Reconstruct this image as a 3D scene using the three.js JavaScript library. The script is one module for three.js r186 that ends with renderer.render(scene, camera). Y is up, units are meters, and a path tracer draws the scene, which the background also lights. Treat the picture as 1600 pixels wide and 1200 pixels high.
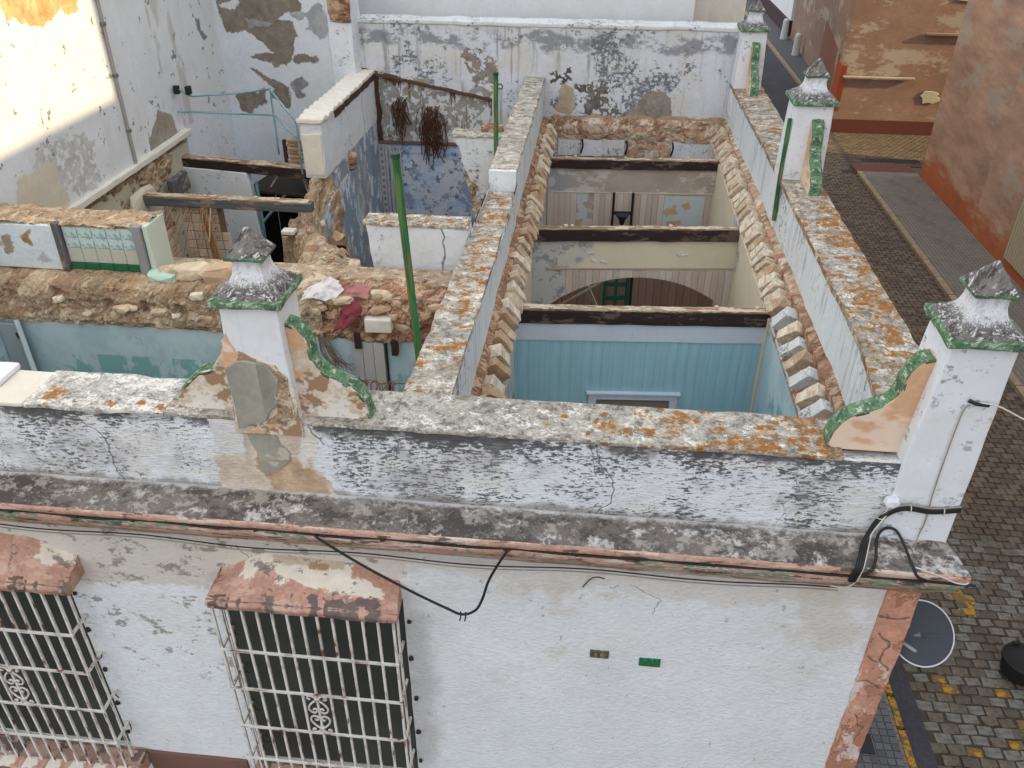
import * as THREE from 'three';
import { mergeGeometries } from 'three/addons/utils/BufferGeometryUtils.js';

// ---------------------------------------------------------------- camera, sky, sun, exposure
const scene = new THREE.Scene();
const camera = new THREE.PerspectiveCamera(49.21, 4 / 3, 0.1, 400);
camera.position.set(0, 9.1, 5.0);
camera.rotation.set(-0.5733, 0.1004, 0.0058, 'YXZ');
const renderer = new THREE.WebGLRenderer({ antialias: true });
renderer.setSize(1024, 768);
renderer.toneMapping = THREE.LinearToneMapping;
renderer.toneMappingExposure = 1.88;
renderer.shadowMap.enabled = true;
const SUN = new THREE.Vector3(1, 0.45, 0.2).normalize();
{
  const W = 256, H = 128, d = new Float32Array(W * H * 4);
  for (let j = 0; j < H; j++) for (let i = 0; i < W; i++) {
    const el = ((j + 0.5) / H - 0.5) * Math.PI, az = ((i + 0.5) / W - 0.5) * 2 * Math.PI;
    const v = new THREE.Vector3(Math.cos(el) * Math.cos(az), Math.sin(el), Math.cos(el) * Math.sin(az));
    const t = Math.pow(Math.max(0, Math.sin(el)), 0.5), g = Math.pow(Math.max(0, v.dot(SUN)), 6) * 0.5;
    const o = (j * W + i) * 4, dn = el < 0 ? 0.35 : 1;
    d[o] = (0.79 * (1 - t) + 0.74 * t + g) * dn; d[o + 1] = (0.82 * (1 - t) + 0.8 * t + g * 0.95) * dn; d[o + 2] = (0.84 * (1 - t) + 0.88 * t + g * 0.82) * dn; d[o + 3] = 1;
  }
  const sky = new THREE.DataTexture(d, W, H, THREE.RGBAFormat, THREE.FloatType);
  sky.mapping = THREE.EquirectangularReflectionMapping; sky.magFilter = THREE.LinearFilter; sky.needsUpdate = true;
  scene.background = sky; scene.environment = sky;
}
const sun = new THREE.DirectionalLight(0xffdfa8, 3.3);
sun.position.copy(SUN).multiplyScalar(40); sun.castShadow = true;
Object.assign(sun.shadow.camera, { left: -30, right: 30, top: 30, bottom: -30, far: 120 });
sun.shadow.mapSize.set(2048, 2048);
scene.add(sun); scene.add(sun.target);

// ---------------------------------------------------------------- noise
let _s = 12345;
const seed = (n) => { _s = n >>> 0; };
const R = () => { _s = (_s + 0x6D2B79F5) >>> 0; let t = _s; t = Math.imul(t ^ (t >>> 15), t | 1); t ^= t + Math.imul(t ^ (t >>> 7), t | 61); return ((t ^ (t >>> 14)) >>> 0) / 4294967296; };
const rr = (a, b) => a + (b - a) * R();
const h2 = (x, y, s) => { let h = Math.imul(x, 374761393) + Math.imul(y, 668265263) + Math.imul(s, 974634777) | 0; h = Math.imul(h ^ (h >>> 13), 1274126177); return ((h ^ (h >>> 16)) >>> 0) / 4294967296; };
function vn(x, y, s) {
  const xi = Math.floor(x), yi = Math.floor(y); let fx = x - xi, fy = y - yi;
  fx = fx * fx * (3 - 2 * fx); fy = fy * fy * (3 - 2 * fy);
  const a = h2(xi, yi, s), b = h2(xi + 1, yi, s), c = h2(xi, yi + 1, s), d = h2(xi + 1, yi + 1, s);
  return a + (b - a) * fx + (c - a) * fy + (a - b - c + d) * fx * fy;
}
function fb(x, y, o, s) { let v = 0, a = 0.5, n = 0; for (let i = 0; i < o; i++) { v += a * vn(x, y, s + i); n += a; a *= 0.5; x = x * 2.03 + 1.7; y = y * 2.03 + 9.2; } return v / n; }
// grittier fractal: edges of stains break up into speckle
function fr(x, y, o, s) { let v = 0, a = 0.5, n = 0; for (let i = 0; i < o; i++) { v += a * vn(x, y, s + i); n += a; a *= 0.72; x = x * 2.07 + 1.7; y = y * 2.07 + 9.2; } return v / n; }
function v3(x, y, z, s) { const zi = Math.floor(z); let f = z - zi; f = f * f * (3 - 2 * f); return vn(x, y, s + zi * 131) * (1 - f) + vn(x, y, s + (zi + 1) * 131) * f; }
function f3(x, y, z, o, s) { let v = 0, a = 0.5, n = 0; for (let i = 0; i < o; i++) { v += a * v3(x, y, z, s + i * 7); n += a; a *= 0.5; x = x * 2 + 3.1; y = y * 2 + 1.3; z = z * 2 + 5.7; } return v / n; }
const sm = (a, b, x) => { const t = Math.min(1, Math.max(0, (x - a) / (b - a))); return t * t * (3 - 2 * t); };
const uni = (x) => sm(0.24, 0.76, x);
const cl = (x, a = 0, b = 1) => Math.min(b, Math.max(a, x));

// ---------------------------------------------------------------- procedural surfaces
// a surface covers w x h metres; fn(u, v, o) in metres sets colour (sRGB 0..255) and relief h (0..1)
class Px { constructor() { this.r = 0; this.g = 0; this.b = 0; this.h = 0.5; this.ro = 0.9; } set(c) { this.r = c[0]; this.g = c[1]; this.b = c[2]; } mix(c, a) { this.r += (c[0] - this.r) * a; this.g += (c[1] - this.g) * a; this.b += (c[2] - this.b) * a; } mul(k) { this.r *= k; this.g *= k; this.b *= k; } }
function surf(w, h, ppm, fn, { bump = 0.006, rough = 0.92, ...extra } = {}) {
  const W = Math.min(2048, Math.max(8, Math.round(w * ppm))), H = Math.min(2048, Math.max(8, Math.round(h * ppm)));
  const c = new Uint8Array(W * H * 4), b = new Uint8Array(W * H * 4), o = new Px();
  for (let j = 0; j < H; j++) for (let i = 0; i < W; i++) {
    o.h = 0.5; fn((i + 0.5) / W * w, (j + 0.5) / H * h, o);
    const k = (j * W + i) * 4; c[k] = cl(o.r, 0, 255); c[k + 1] = cl(o.g, 0, 255); c[k + 2] = cl(o.b, 0, 255); c[k + 3] = 255;
    b[k] = b[k + 1] = b[k + 2] = cl(o.h * 255, 0, 255); b[k + 3] = 255;
  }
  const mk = (d, srgb) => { const t = new THREE.DataTexture(d, W, H); t.wrapS = t.wrapT = THREE.RepeatWrapping; t.magFilter = THREE.LinearFilter; t.minFilter = THREE.LinearMipmapLinearFilter; t.generateMipmaps = true; if (srgb) t.colorSpace = THREE.SRGBColorSpace; t.needsUpdate = true; return t; };
  const p = { map: mk(c, true), roughness: rough, ...extra };
  if (bump) { p.bumpMap = mk(b, false); p.bumpScale = bump; }
  const m = new THREE.MeshStandardMaterial(p); m.userData.size = [w, h]; return m;
}
const flat = (r, g, b, rough = 0.8, extra = {}) => new THREE.MeshStandardMaterial({ color: new THREE.Color().setRGB(r / 255, g / 255, b / 255, THREE.SRGBColorSpace), roughness: rough, ...extra });
function inPoly(p, x, y) { let c = false; for (let i = 0, j = p.length - 1; i < p.length; j = i++) { const a = p[i], b = p[j]; if ((a[1] > y) !== (b[1] > y) && x < (b[0] - a[0]) * (y - a[1]) / (b[1] - a[1]) + a[0]) c = !c; } return c; }
function layer(p, col, { w = 0.05, f = 5, n = 18, d = -0.25, s = 3, a = 1, sp = 0 } = {}) {
  let x0 = 1e9, x1 = -1e9, y0 = 1e9, y1 = -1e9; for (const q of p) { x0 = Math.min(x0, q[0]); x1 = Math.max(x1, q[0]); y0 = Math.min(y0, q[1]); y1 = Math.max(y1, q[1]); }
  x0 -= w; x1 += w; y0 -= w; y1 += w;
  return (u, v, o) => {
    if (u < x0 || u > x1 || v < y0 || v > y1) return false;
    const wu = u + (fb(u * f, v * f, 4, s) - 0.5) * 2.4 * w, wv = v + (fb(u * f, v * f, 4, s + 50) - 0.5) * 2.4 * w;
    const e2 = 0.012; let c2 = 0; const gx = (fr(u * 40, v * 40, 3, s + 33) - 0.5) * 0.05, gy = (fr(u * 40, v * 40, 3, s + 34) - 0.5) * 0.05; if (inPoly(p, wu + gx, wv + gy)) c2++; if (inPoly(p, wu + e2 + gx, wv + gy)) c2++; if (inPoly(p, wu + gx, wv + e2 + gy)) c2++; if (!c2) return false; c2 /= 3;
    if (sp && fb(u * 14, v * 14, 3, s + 9) < sp) return false;
    const k = (fr(u * 9, v * 9, 6, s + 80) - 0.5) * 2.6 * n; o.mix([col[0] + k, col[1] + k, col[2] + k], a * c2); o.h += (d + (k / 255)) * c2; return true;
  };
}
// round spots in jittered cells (lichen); dens(u, v) gives the chance of one
function spots(u, v, c, dens, s) {
  const i0 = Math.floor(u / c), j0 = Math.floor(v / c); let m = 0;
  for (let i = i0 - 1; i <= i0 + 1; i++) for (let j = j0 - 1; j <= j0 + 1; j++) {
    const x = (i + h2(i, j, s)) * c, y = (j + h2(i, j, s + 1)) * c;
    if (h2(i, j, s + 2) > dens(x, y)) continue;
    const r = c * (0.14 + 0.42 * h2(i, j, s + 3)), q = Math.hypot(u - x, v - y) / r + (fb(u * 34, v * 34, 2, s + 5) - 0.5) * 0.9;
    m = Math.max(m, 1 - sm(0.6, 1.1, q));
  }
  return m;
}
// old limewashed plaster: mold, drips, dirt
function lime({ s = 1, base = [218, 221, 222], mold = 0.5, moldCol = [92, 92, 95], top = 0, H = 1, drip = 0, beige = 0.3, grain = 1, layers = [], fn } = {}) {
  return (u, v, o) => {
    const n = fb(u * 1.7, v * 1.7, 4, s), g = fb(u * 26, v * 26, 3, s + 20), t = fr(u * 5, v * 5, 6, s + 25);
    const k = 0.96 + 0.05 * n + (g - 0.5) * 0.05 * grain + (t - 0.5) * 0.05; o.set([base[0] * k, base[1] * k, base[2] * k]);
    o.h = 0.5 + (g - 0.5) * 0.5 + (n - 0.5) * 0.3;
    if (beige) o.mix([202, 190, 170], beige * sm(0.46, 0.66, fr(u * 1.6 + 7, v * 1.6, 6, s + 31)));
    if (drip) o.mix(moldCol, 0.8 * drip * sm(0.55, 0.72, fr(u * 15, v * 1.1, 5, s + 44)) * (0.35 + 0.65 * sm(0.4, 0.62, fb(u * 2, v * 1.2, 3, s + 47))) * (top ? 0.4 + 0.6 * cl(v / H) : 1));
    if (mold) { const c = mold * (0.1 + 0.75 * sm(0.44, 0.72, fb(u * 1.9, v * 1.9, 4, s + 60)) + top * 2.4 * Math.pow(cl(v / H), 5)), q = uni(fr(u * 17, v * 21, 5, s + 70)); o.mix(moldCol, 0.8 * sm(0, 0.36, q - 1 + c + 0.16 * (fb(u * 7, v * 0.7, 3, s + 77) - 0.5))); }
    if (fn) fn(u, v, o, g);
    for (const L of layers) L(u, v, o);
  };
}

// ---------------------------------------------------------------- geometry
function mesher() {
  const P = [], U = [], I = [];
  return {
    grid(nu, nv, f, uvf) { // f(i, j) -> [x,y,z]
      const b = P.length / 3;
      for (let j = 0; j <= nv; j++) for (let i = 0; i <= nu; i++) { const p = f(i, j); P.push(p[0], p[1], p[2]); const t = uvf(p, i, j); U.push(t[0], t[1]); }
      for (let j = 0; j < nv; j++) for (let i = 0; i < nu; i++) { const a = b + j * (nu + 1) + i, c = a + 1, d = a + nu + 1, e = d + 1; I.push(a, c, e, a, e, d); }
    },
    poly(ps, uvf) { const b = P.length / 3; for (const p of ps) { P.push(...p); U.push(...uvf(p)); } for (let i = 1; i < ps.length - 1; i++) I.push(b, b + i, b + i + 1); },
    geo() { const g = new THREE.BufferGeometry(); g.setAttribute('position', new THREE.Float32BufferAttribute(P, 3)); g.setAttribute('uv', new THREE.Float32BufferAttribute(U, 2)); g.setIndex(I); g.computeVertexNormals(); return g; },
  };
}
function ticks(a, b, s, r) {
  const o = [a]; if (r > 0) o.push(a + r * 0.35, a + r);
  const A = r > 0 ? a + r : a, B = r > 0 ? b - r : b, n = Math.max(1, Math.round((B - A) / s));
  for (let i = 1; i < n; i++) o.push(A + (B - A) * i / n);
  if (r > 0) o.push(b - r, b - r * 0.35); o.push(b); return o;
}
// uv makers: (x, y, z, axis of the face) -> uv
const uXY = (ox, oy, w, h) => (x, y, z, ax) => ax === 0 ? [(z - ox) / w, (y - oy) / h] : ax === 1 ? [(x - ox) / w, (z - oy) / h] : [(x - ox) / w, (y - oy) / h];
const uZY = (oz, oy, w, h) => (x, y, z, ax) => ax === 0 ? [(z - oz) / w, (y - oy) / h] : ax === 1 ? [(z - oz) / w, (x - oy) / h] : [(x - oz) / w, (y - oy) / h];
const uXZ = (ox, oz, w, h) => (x, y, z, ax) => ax === 1 ? [(x - ox) / w, (z - oz) / h] : ax === 0 ? [(y - ox) / w, (z - oz) / h] : [(x - ox) / w, (y - oz) / h];
// a weathered block: rounded edges r, wobble amp a at frequency f, optional shape(p) that moves points
function block(x0, x1, y0, y1, z0, z1, { s = 0.12, r = 0.012, a = 0.004, f = 5, sd = 1, uv = uXY(0, 0, 1, 1), shape } = {}) {
  r = Math.min(r, (x1 - x0) * 0.3, (y1 - y0) * 0.3, (z1 - z0) * 0.3);
  const X = ticks(x0, x1, s, r), Y = ticks(y0, y1, s, r), Z = ticks(z0, z1, s, r), m = mesher();
  const fin = (x, y, z) => {
    if (r > 0) { const qx = cl(x, x0 + r, x1 - r), qy = cl(y, y0 + r, y1 - r), qz = cl(z, z0 + r, z1 - r), dx = x - qx, dy = y - qy, dz = z - qz, l = Math.hypot(dx, dy, dz); if (l > 1e-9) { x = qx + dx / l * r; y = qy + dy / l * r; z = qz + dz / l * r; } }
    let p = [x, y, z]; if (shape) p = shape(p);
    if (a) { const n = (k) => (f3(x * f, y * f, z * f, 2, sd + k) - 0.5) * 2 * a; p = [p[0] + n(0), p[1] + n(40), p[2] + n(80)]; }
    return p;
  };
  const src = (x, y, z, ax) => () => uv(x, y, z, ax);
  const face = (A, B, mk, ax) => m.grid(A.length - 1, B.length - 1, (i, j) => { const q = mk(A[i], B[j]); return fin(...q); }, (p, i, j) => { const q = mk(A[i], B[j]); return uv(q[0], q[1], q[2], ax); });
  const rev = (t) => t.slice().reverse();
  face(X, Y, (x, y) => [x, y, z1], 2); face(rev(X), Y, (x, y) => [x, y, z0], 2);
  face(rev(Z), Y, (z, y) => [x1, y, z], 0); face(Z, Y, (z, y) => [x0, y, z], 0);
  face(X, rev(Z), (x, z) => [x, y1, z], 1); face(X, Z, (x, z) => [x, y0, z], 1);
  return m.geo();
}
function tube(pts, r, { seg = 0, rad = 7, closed = false, tension = 0.5 } = {}) {
  const c = new THREE.CatmullRomCurve3(pts.map((p) => new THREE.Vector3(...p)), closed, 'catmullrom', tension);
  return new THREE.TubeGeometry(c, seg || pts.length * 6, r, rad, closed);
}
function rod(a, b, r, rad = 8) { // straight round bar with closed ends
  const A = new THREE.Vector3(...a), B = new THREE.Vector3(...b), g = new THREE.CylinderGeometry(r, r, A.distanceTo(B), rad);
  g.applyQuaternion(new THREE.Quaternion().setFromUnitVectors(new THREE.Vector3(0, 1, 0), B.clone().sub(A).normalize()));
  const c = A.add(B).multiplyScalar(0.5); g.translate(c.x, c.y, c.z); return g;
}
function bar(a, b, w, t, opt = {}) { // straight rectangular bar / plank from a to b
  const A = new THREE.Vector3(...a), B = new THREE.Vector3(...b), L = A.distanceTo(B), g = block(-w / 2, w / 2, -L / 2, L / 2, -t / 2, t / 2, { s: 0.25, r: Math.min(w, t) * 0.15, a: 0.003, ...opt });
  g.applyQuaternion(new THREE.Quaternion().setFromUnitVectors(new THREE.Vector3(0, 1, 0), B.clone().sub(A).normalize()));
  const c = A.add(B).multiplyScalar(0.5); g.translate(c.x, c.y, c.z); return g;
}
function stoneGeo(sx, sy, sz, sd, rough = 0.22, flatn = 0) {
  const g = new THREE.IcosahedronGeometry(0.5, 1), p = g.attributes.position, u = g.attributes.uv;
  for (let i = 0; i < p.count; i++) {
    let x = p.getX(i), y = p.getY(i), z = p.getZ(i);
    const k = 0.5; // squarish
    const sq = (t) => Math.sign(t) * Math.pow(Math.abs(t * 2), k) * 0.5; x = sq(x); y = sq(y); z = sq(z);
    const n = 1 + (f3(x * 3 + sd * 5, y * 3, z * 3, 3, sd) - 0.5) * 2 * rough; x *= n * sx; y *= n * sy; z *= n * sz;
    p.setXYZ(i, x, y, z); u.setXY(i, (x + z * 0.6) * 1.3 + sd * 0.37, (y + z * 0.4) * 1.3 + sd * 0.21);
  }
  const m = g.clone(); m.computeVertexNormals(); return m;
}
// rubble sheet between two edges: f(s, t) gives the base point and n the push direction
function rubbleGeo(nu, nv, f, amp, freq, sd, uvs = 0.7) {
  const m = mesher();
  const q = (i, j) => { const b = f(i / nu, j / nv), p = b.p, n = b.n; const a = (b.a ?? 1) * amp; const k = ((f3(p[0] * freq, p[1] * freq, p[2] * freq, 3, sd) - 0.5) * 1.7 + (f3(p[0] * freq * 2.9, p[1] * freq * 2.9, p[2] * freq * 2.9, 3, sd + 77) - 0.5) * 0.9 + (f3(p[0] * freq * 7, p[1] * freq * 7, p[2] * freq * 7, 2, sd + 99) - 0.5) * 0.5 + Math.max(0, 0.42 - f3(p[0] * freq * 1.9, p[1] * freq * 1.9, p[2] * freq * 1.9, 3, sd + 37)) * -1.6) * a; return [p[0] + n[0] * k, p[1] + n[1] * k, p[2] + n[2] * k]; };
  m.grid(nu, nv, q, (p) => [(p[0] + p[2] * 0.8) * uvs, (p[1] * 1 + p[2] * 0.9 - p[0] * 0.1) * uvs]); const g = m.geo().toNonIndexed(); g.computeVertexNormals(); return g;
}

// ---------------------------------------------------------------- scene graph helpers
const taken = {};
const numbered = (n) => { const k = taken[n] = (taken[n] ?? -1) + 1; return k ? `${n}_${String(k).padStart(3, '0')}` : n; };
function shadow(o) { o.traverse((q) => { if (q.isMesh) { q.castShadow = true; q.receiveShadow = true; } }); return o; }
function thing(name, label, category, pos = [0, 0, 0], turn = 0, group) {
  const o = new THREE.Group(); o.name = numbered(name); o.position.set(...pos); o.rotation.y = turn; o.userData = { label, category }; if (group) o.userData.group = group; scene.add(o); return o;
}
function part(name, geo, mat, parent, label, kind) { const m = new THREE.Mesh(geo, mat); m.name = name; m.castShadow = m.receiveShadow = true; if (label) m.userData.label = label; if (kind) m.userData.kind = kind; parent.add(m); return m; }
function solo(name, geo, mat, label, category, group) { const m = part(numbered(name), geo, mat, scene, label); m.userData.category = category; if (group) m.userData.group = group; return m; }
function struct(name, geo, mat) { const m = part(numbered(name), geo, mat, scene); m.userData.kind = 'structure'; return m; }
function stuff(name, geo, mat, label, category) { const m = part(numbered(name), geo, mat, scene, label); m.userData.kind = 'stuff'; if (category) m.userData.category = category; return m; }

// ---------------------------------------------------------------- materials
const XL = -7.6, GREY = [120, 116, 108], CEM = [140, 138, 126], BEI = [200, 184, 164];
const crack = (pts, wd) => (u, v, o) => { for (let i = 1; i < pts.length; i++) { const [ax, ay] = pts[i - 1], [bx, by] = pts[i], q = u + (fb(u * 9, v * 9, 3, 5) - 0.5) * 0.09, w = v + (fb(u * 9, v * 9, 3, 15) - 0.5) * 0.06, t = cl(((q - ax) * (bx - ax) + (w - ay) * (by - ay)) / ((bx - ax) ** 2 + (by - ay) ** 2)), d = Math.hypot(q - ax - t * (bx - ax), w - ay - t * (by - ay)); if (d < wd) { o.mix([70, 66, 62], 0.75 * (1 - d / wd)); o.h -= 0.35 * (1 - d / wd); } } };
// lower street front: rough limewash, dirty under the cornice
const M = {};
M.facade = surf(8.3, 4.3, 245, lime({ s: 11, base: [222, 225, 228], mold: 0, beige: 0.1, grain: 0.8, layers: [crack([[2.62, 4.05], [2.76, 3.86]], 0.008), crack([[6.0, 3.95], [6.25, 3.8], [6.2, 3.62]], 0.005)], fn: (u, v, o, g) => {
  const e = 3.72 - 0.14 * Math.max(0, 3.6 - u) + (u > 4.1 ? 0.14 : 0) + (fr(u * 1.6, v * 2.2, 6, 71) - 0.5) * 0.7; o.mix([198, 188, 174], (u > 4.1 ? 0.42 : 0.7) * sm(e - 0.02, e + 0.06, v) * (0.7 + 0.5 * fb(u * 3, v * 3, 3, 77)));
  o.mix([190, 178, 160], 0.4 * sm(0.54, 0.68, fr(u * 0.9 + 3, v * 0.9, 6, 73)) * sm(1.8, 3.6, v));
  if (u < 3.9) o.mix([112, 104, 94], 0.6 * sm(0.6, 0.68, fr(u * 6, v * 9, 6, 79)) * sm(1.9, 2.6, v));
  o.mix([130, 128, 126], 0.5 * sm(0.78, 0.82, fr(u * 11 + 30, v * 8, 4, 85))); o.mix([150, 146, 142], 0.4 * (1 - sm(0.0, 0.25, Math.abs(u - 4.15) + (fb(u * 9, v * 9, 3, 87) - 0.5) * 0.2)) * sm(0.9, 1.4, v) * (1 - sm(3.3, 3.5, v)));
  const st = fb(u * 34 + fb(u * 4, v * 4, 2, 91) * 4, v * 46, 3, 93); o.h = 0.45 + (st - 0.5) * 1.1; o.mul(1 + (st - 0.5) * 0.05);
} }), { bump: 0.006 });
const dash = (u, v, s) => uni(fb(u * 24 + v * 16 + fb(u * 3, v * 9, 2, s) * 3, v * 88 - u * 9, 3, s + 3) * 0.7 + 0.3 * fb(u * 90, v * 120, 2, s + 8));
const toPar = (pts) => pts.map(([x, y]) => [x + 5.5, y - 4.6]);
const parL = [
  layer(toPar([[-2.86, 5.45], [-2.76, 5.23], [-2.74, 5.1], [-2.88, 4.98], [-2.86, 4.55], [-1.9, 4.55], [-1.93, 4.81], [-2.06, 4.98], [-2.02, 5.16], [-2.1, 5.45]]), [198, 184, 168], { w: 0.05, f: 7, n: 30, d: -0.35, s: 41 }),
  layer(toPar([[-2.5, 5.0], [-2.2, 5.05], [-1.98, 4.8], [-1.95, 4.66], [-2.45, 4.68]]), [176, 150, 122], { w: 0.07, f: 6, n: 34, d: -0.12, s: 43 }),
  layer(toPar([[-2.84, 5.4], [-2.62, 5.4], [-2.6, 5.05], [-2.8, 5.0]]), [206, 204, 202], { w: 0.05, f: 7, n: 14, d: 0.2, s: 45 }),
  layer(toPar([[-2.2, 5.4], [-2.04, 5.4], [-2.0, 5.1], [-2.14, 4.95]]), [212, 206, 198], { w: 0.05, f: 7, n: 14, d: 0.2, s: 46 }),
  crack(toPar([[-4.0, 5.4], [-3.86, 5.2], [-3.75, 5.1], [-3.74, 4.8], [-3.68, 4.68]]), 0.008), crack(toPar([[0.1, 5.4], [0.14, 5.2], [0.28, 5.05], [0.24, 4.8], [0.12, 4.66]]), 0.009), crack(toPar([[0.05, 5.4], [0.12, 5.1]]), 0.006),
  crack(toPar([[1.66, 5.4], [1.62, 5.1], [1.5, 4.66]]), 0.003), crack(toPar([[-2.08, 5.4], [-1.95, 5.2]]), 0.012), crack(toPar([[-1.45, 5.38], [-1.38, 5.2], [-1.42, 4.95]]), 0.004),
];
M.parapet = surf(8, 0.8, 256, (u, v, o) => {
  const x = u - 5.5, n = fb(u * 1.6, v * 2, 4, 21), g = fb(u * 30, v * 40, 3, 22), d = dash(u, v, 23), k = 0.96 + 0.05 * n + (g - 0.5) * 0.06;
  o.set([220 * k, 223 * k, 228 * k]); o.h = 0.45 + (d - 0.5) * 0.5 + (g - 0.5) * 0.4;
  o.mix([206, 196, 180], 0.3 * sm(0.5, 0.66, fr(u * 1.3, v * 2, 6, 29)));
  const pat = sm(0.38, 0.66, fr(u * 1.0 + 3, v * 1.2, 5, 25)), c = 0.06 + (x > -1.9 ? 0.09 : 0) + (x > -1.9 ? 0.42 : 0.26) * pat + 0.1 * sm(0.2, 0.8, v) + 0.6 * sm(0.55, 0.78, v) * (0.25 + sm(0.38, 0.6, fb(u * 1.7, 1, 4, 26)));
  o.mix([66, 66, 69], 0.84 * sm(0, 0.42, d - 0.97 + c + 0.5 * (fb(u * 5, v * 0.8, 4, 37) - 0.5)));
  o.mix([150, 149, 150], 0.45 * sm(0.46, 0.62, fr(u * 4, v * 4, 6, 27)) * pat);
  o.mix([76, 74, 74], 0.85 * sm(0.68, 0.76, v + (fr(u * 5, v * 3, 5, 33) - 0.5) * 0.22) * sm(0.36, 0.56, fb(u * 2.4, 1, 4, 34)));
  o.mix([104, 98, 90], 0.55 * (1 - sm(0.1, 0.17, v + (fr(u * 4, v * 3, 5, 35) - 0.5) * 0.16)));
  for (const L of parL) L(u, v, o);
}, { bump: 0.007 });
M.ledge = surf(8.6, 0.34, 200, (u, v, o) => {
  const x = u - 5.5, n = fr(u * 2.2, v * 4, 6, 51), g = fr(u * 40, v * 42, 4, 52), t = fr(u * 9, v * 11, 6, 53), k = 0.8 + 0.5 * (g - 0.1);
  o.set([114 * k, 106 * k, 100 * k]); o.h = 0.4 + (g - 0.5) * 1.2;
  o.mix([60, 55, 52], 0.74 * sm(0.44, 0.58, n + (g - 0.5) * 0.5)); o.mix([172, 164, 155], 0.7 * sm(0.52, 0.64, t + (g - 0.5) * 0.3));
  o.mix([216, 214, 212], 0.65 * sm(0.6, 0.76, fr(u * 4 + 9, v * 7, 6, 55) + (g - 0.5) * 0.4 + 0.12 * sm(1.4, 2.4, x)));
  o.mix([214, 214, 216], 0.7 * (1 - sm(0.02, 0.07, v + (t - 0.5) * 0.16)));
}, { bump: 0.006 });
M.fascia = surf(8.6, 0.75, 200, (u, v, o) => {
  const g = fr(u * 26, v * 26, 4, 61), t = fr(u * 2.4, v * 22, 6, 62), c = fr(u * 4, v * 10, 6, 63);
  const k = 1 + (g - 0.5) * 0.35 + (t - 0.5) * 0.3; o.set([196 * k, 156 * k, 138 * k]); o.h = 0.5 + (g - 0.5) * 0.4;
  o.mix([156, 132, 106], 0.8 * sm(0.34, 0.46, v + (c - 0.5) * 0.3)); o.mix([218, 206, 194], 0.85 * sm(0.57, 0.62, t));
  if (v > 0.07 && v < 0.3) o.mix([104, 146, 116], 0.8 * sm(0.52, 0.58, fr(u * 1.6, v * 7, 5, 65) + 0.04 * sm(1, 2.5, u - 5.5)) * sm(0.42, 0.52, fr(u * 16, v * 26, 3, 66)));
  o.mix([66, 54, 48], 0.7 * sm(0.58, 0.66, fr(u * 6, v * 20, 6, 67)));
}, { bump: 0.006 });
const orange = [138, 78, 18];
function copingFn({ s, wht = 0.4, den, ridge = 0, base = [170, 163, 151], ora }) {
  return (u, v, o) => {
    const n = fr(u * 3, v * 3, 6, s), g = fr(u * 55, v * 55, 4, s + 1), t = fr(u * 15, v * 15, 6, s + 2), rg = ridge ? fb(u * 3.4, v * 13, 4, s + 3) : 0.5;
    const k = 1 + (g - 0.5) * 0.75 + (n - 0.5) * 0.3; o.set([base[0] * k, base[1] * k, base[2] * k]); o.h = 0.4 + (g - 0.5) * 0.8 + (ridge ? (rg - 0.5) * 1.6 : 0);
    o.mix([88, 84, 79], 0.8 * sm(0.5, 0.62, t * 0.6 + g * 0.4)); o.mix([224, 219, 209], 0.85 * sm(0.6 - wht * 0.12, 0.66 - wht * 0.12, fr(u * 8 + 3, v * 11, 6, s + 5) * 0.65 + g * 0.35));
    if (ridge) o.mix([112, 104, 92], 0.35 * sm(0.5, 0.36, rg));
    let m = Math.max(spots(u, v, 0.09, den, s + 9), spots(u, v, 0.2, (x, y) => den(x, y) * 0.7, s + 19)); if (ora) m = Math.max(m, ora(u, v, g, rg));
    if (m > 0) { m *= 0.35 + 0.65 * sm(0.4, 0.52, fr(u * 22, v * 22, 4, s + 13)); const z = fr(u * 40, v * 40, 3, s + 11); o.mix([orange[0] + 70 * (z - 0.5), orange[1] + 60 * (z - 0.5), orange[2] + 30 * (z - 0.5)], m * cl(0.55 + 0.9 * (z - 0.2))); o.h += 0.2 * m; }
  };
}
M.copFront = surf(5.4, 0.52, 330, copingFn({ s: 101, wht: 0.1, den: (u, v) => { const x = u - 3.3; return x > -2 ? 0.03 + 0.36 * Math.pow(cl((x + 1.2) / 3), 1.2) : 0.02; }, ora: (u, v, g) => { const x = u - 3.3; return x > 0.4 ? sm(0.56, 0.63, fr(u * 6, v * 11, 6, 111) + 0.08 * cl((x - 0.5) / 1.2) + 0.05 * (v > 0.3 ? 1 : 0) - 0.025) : 0; } }), { bump: 0.005 });
M.copLeft = surf(4.6, 0.52, 200, copingFn({ s: 121, wht: 0.9, base: [184, 181, 174], den: (u, v) => v > 0.36 ? 0.2 : 0.0 }), { bump: 0 });
M.copMid = surf(0.5, 11, 180, copingFn({ s: 141, wht: 0.35, ridge: 1, base: [184, 175, 160], den: (u, v) => 0.02, ora: (u, v, g, rg) => sm(0.56, 0.63, fr(u * 8, v * 9, 6, 151) + (v > 5.4 ? 0.012 : -0.12) + (rg - 0.5) * 0.2) }), { bump: 0.012 });
M.copRight = surf(0.62, 11, 180, copingFn({ s: 161, wht: 0.35, ridge: 1, base: [172, 163, 148], den: (u, v) => 0.03, ora: (u, v, g, rg) => sm(0.53, 0.61, fr(u * 7, v * 9, 6, 171) + (u > 0.3 ? 0.035 : -0.015) + 0.05 * cl((v - 5) / 6) - 0.022 + (rg - 0.5) * 0.25) }), { bump: 0.012 });
M.limeA = surf(4, 2, 200, lime({ s: 201, mold: 0.5, drip: 0.3, top: 0.1, H: 2, beige: 0.3 }), { bump: 0.008 });
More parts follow.
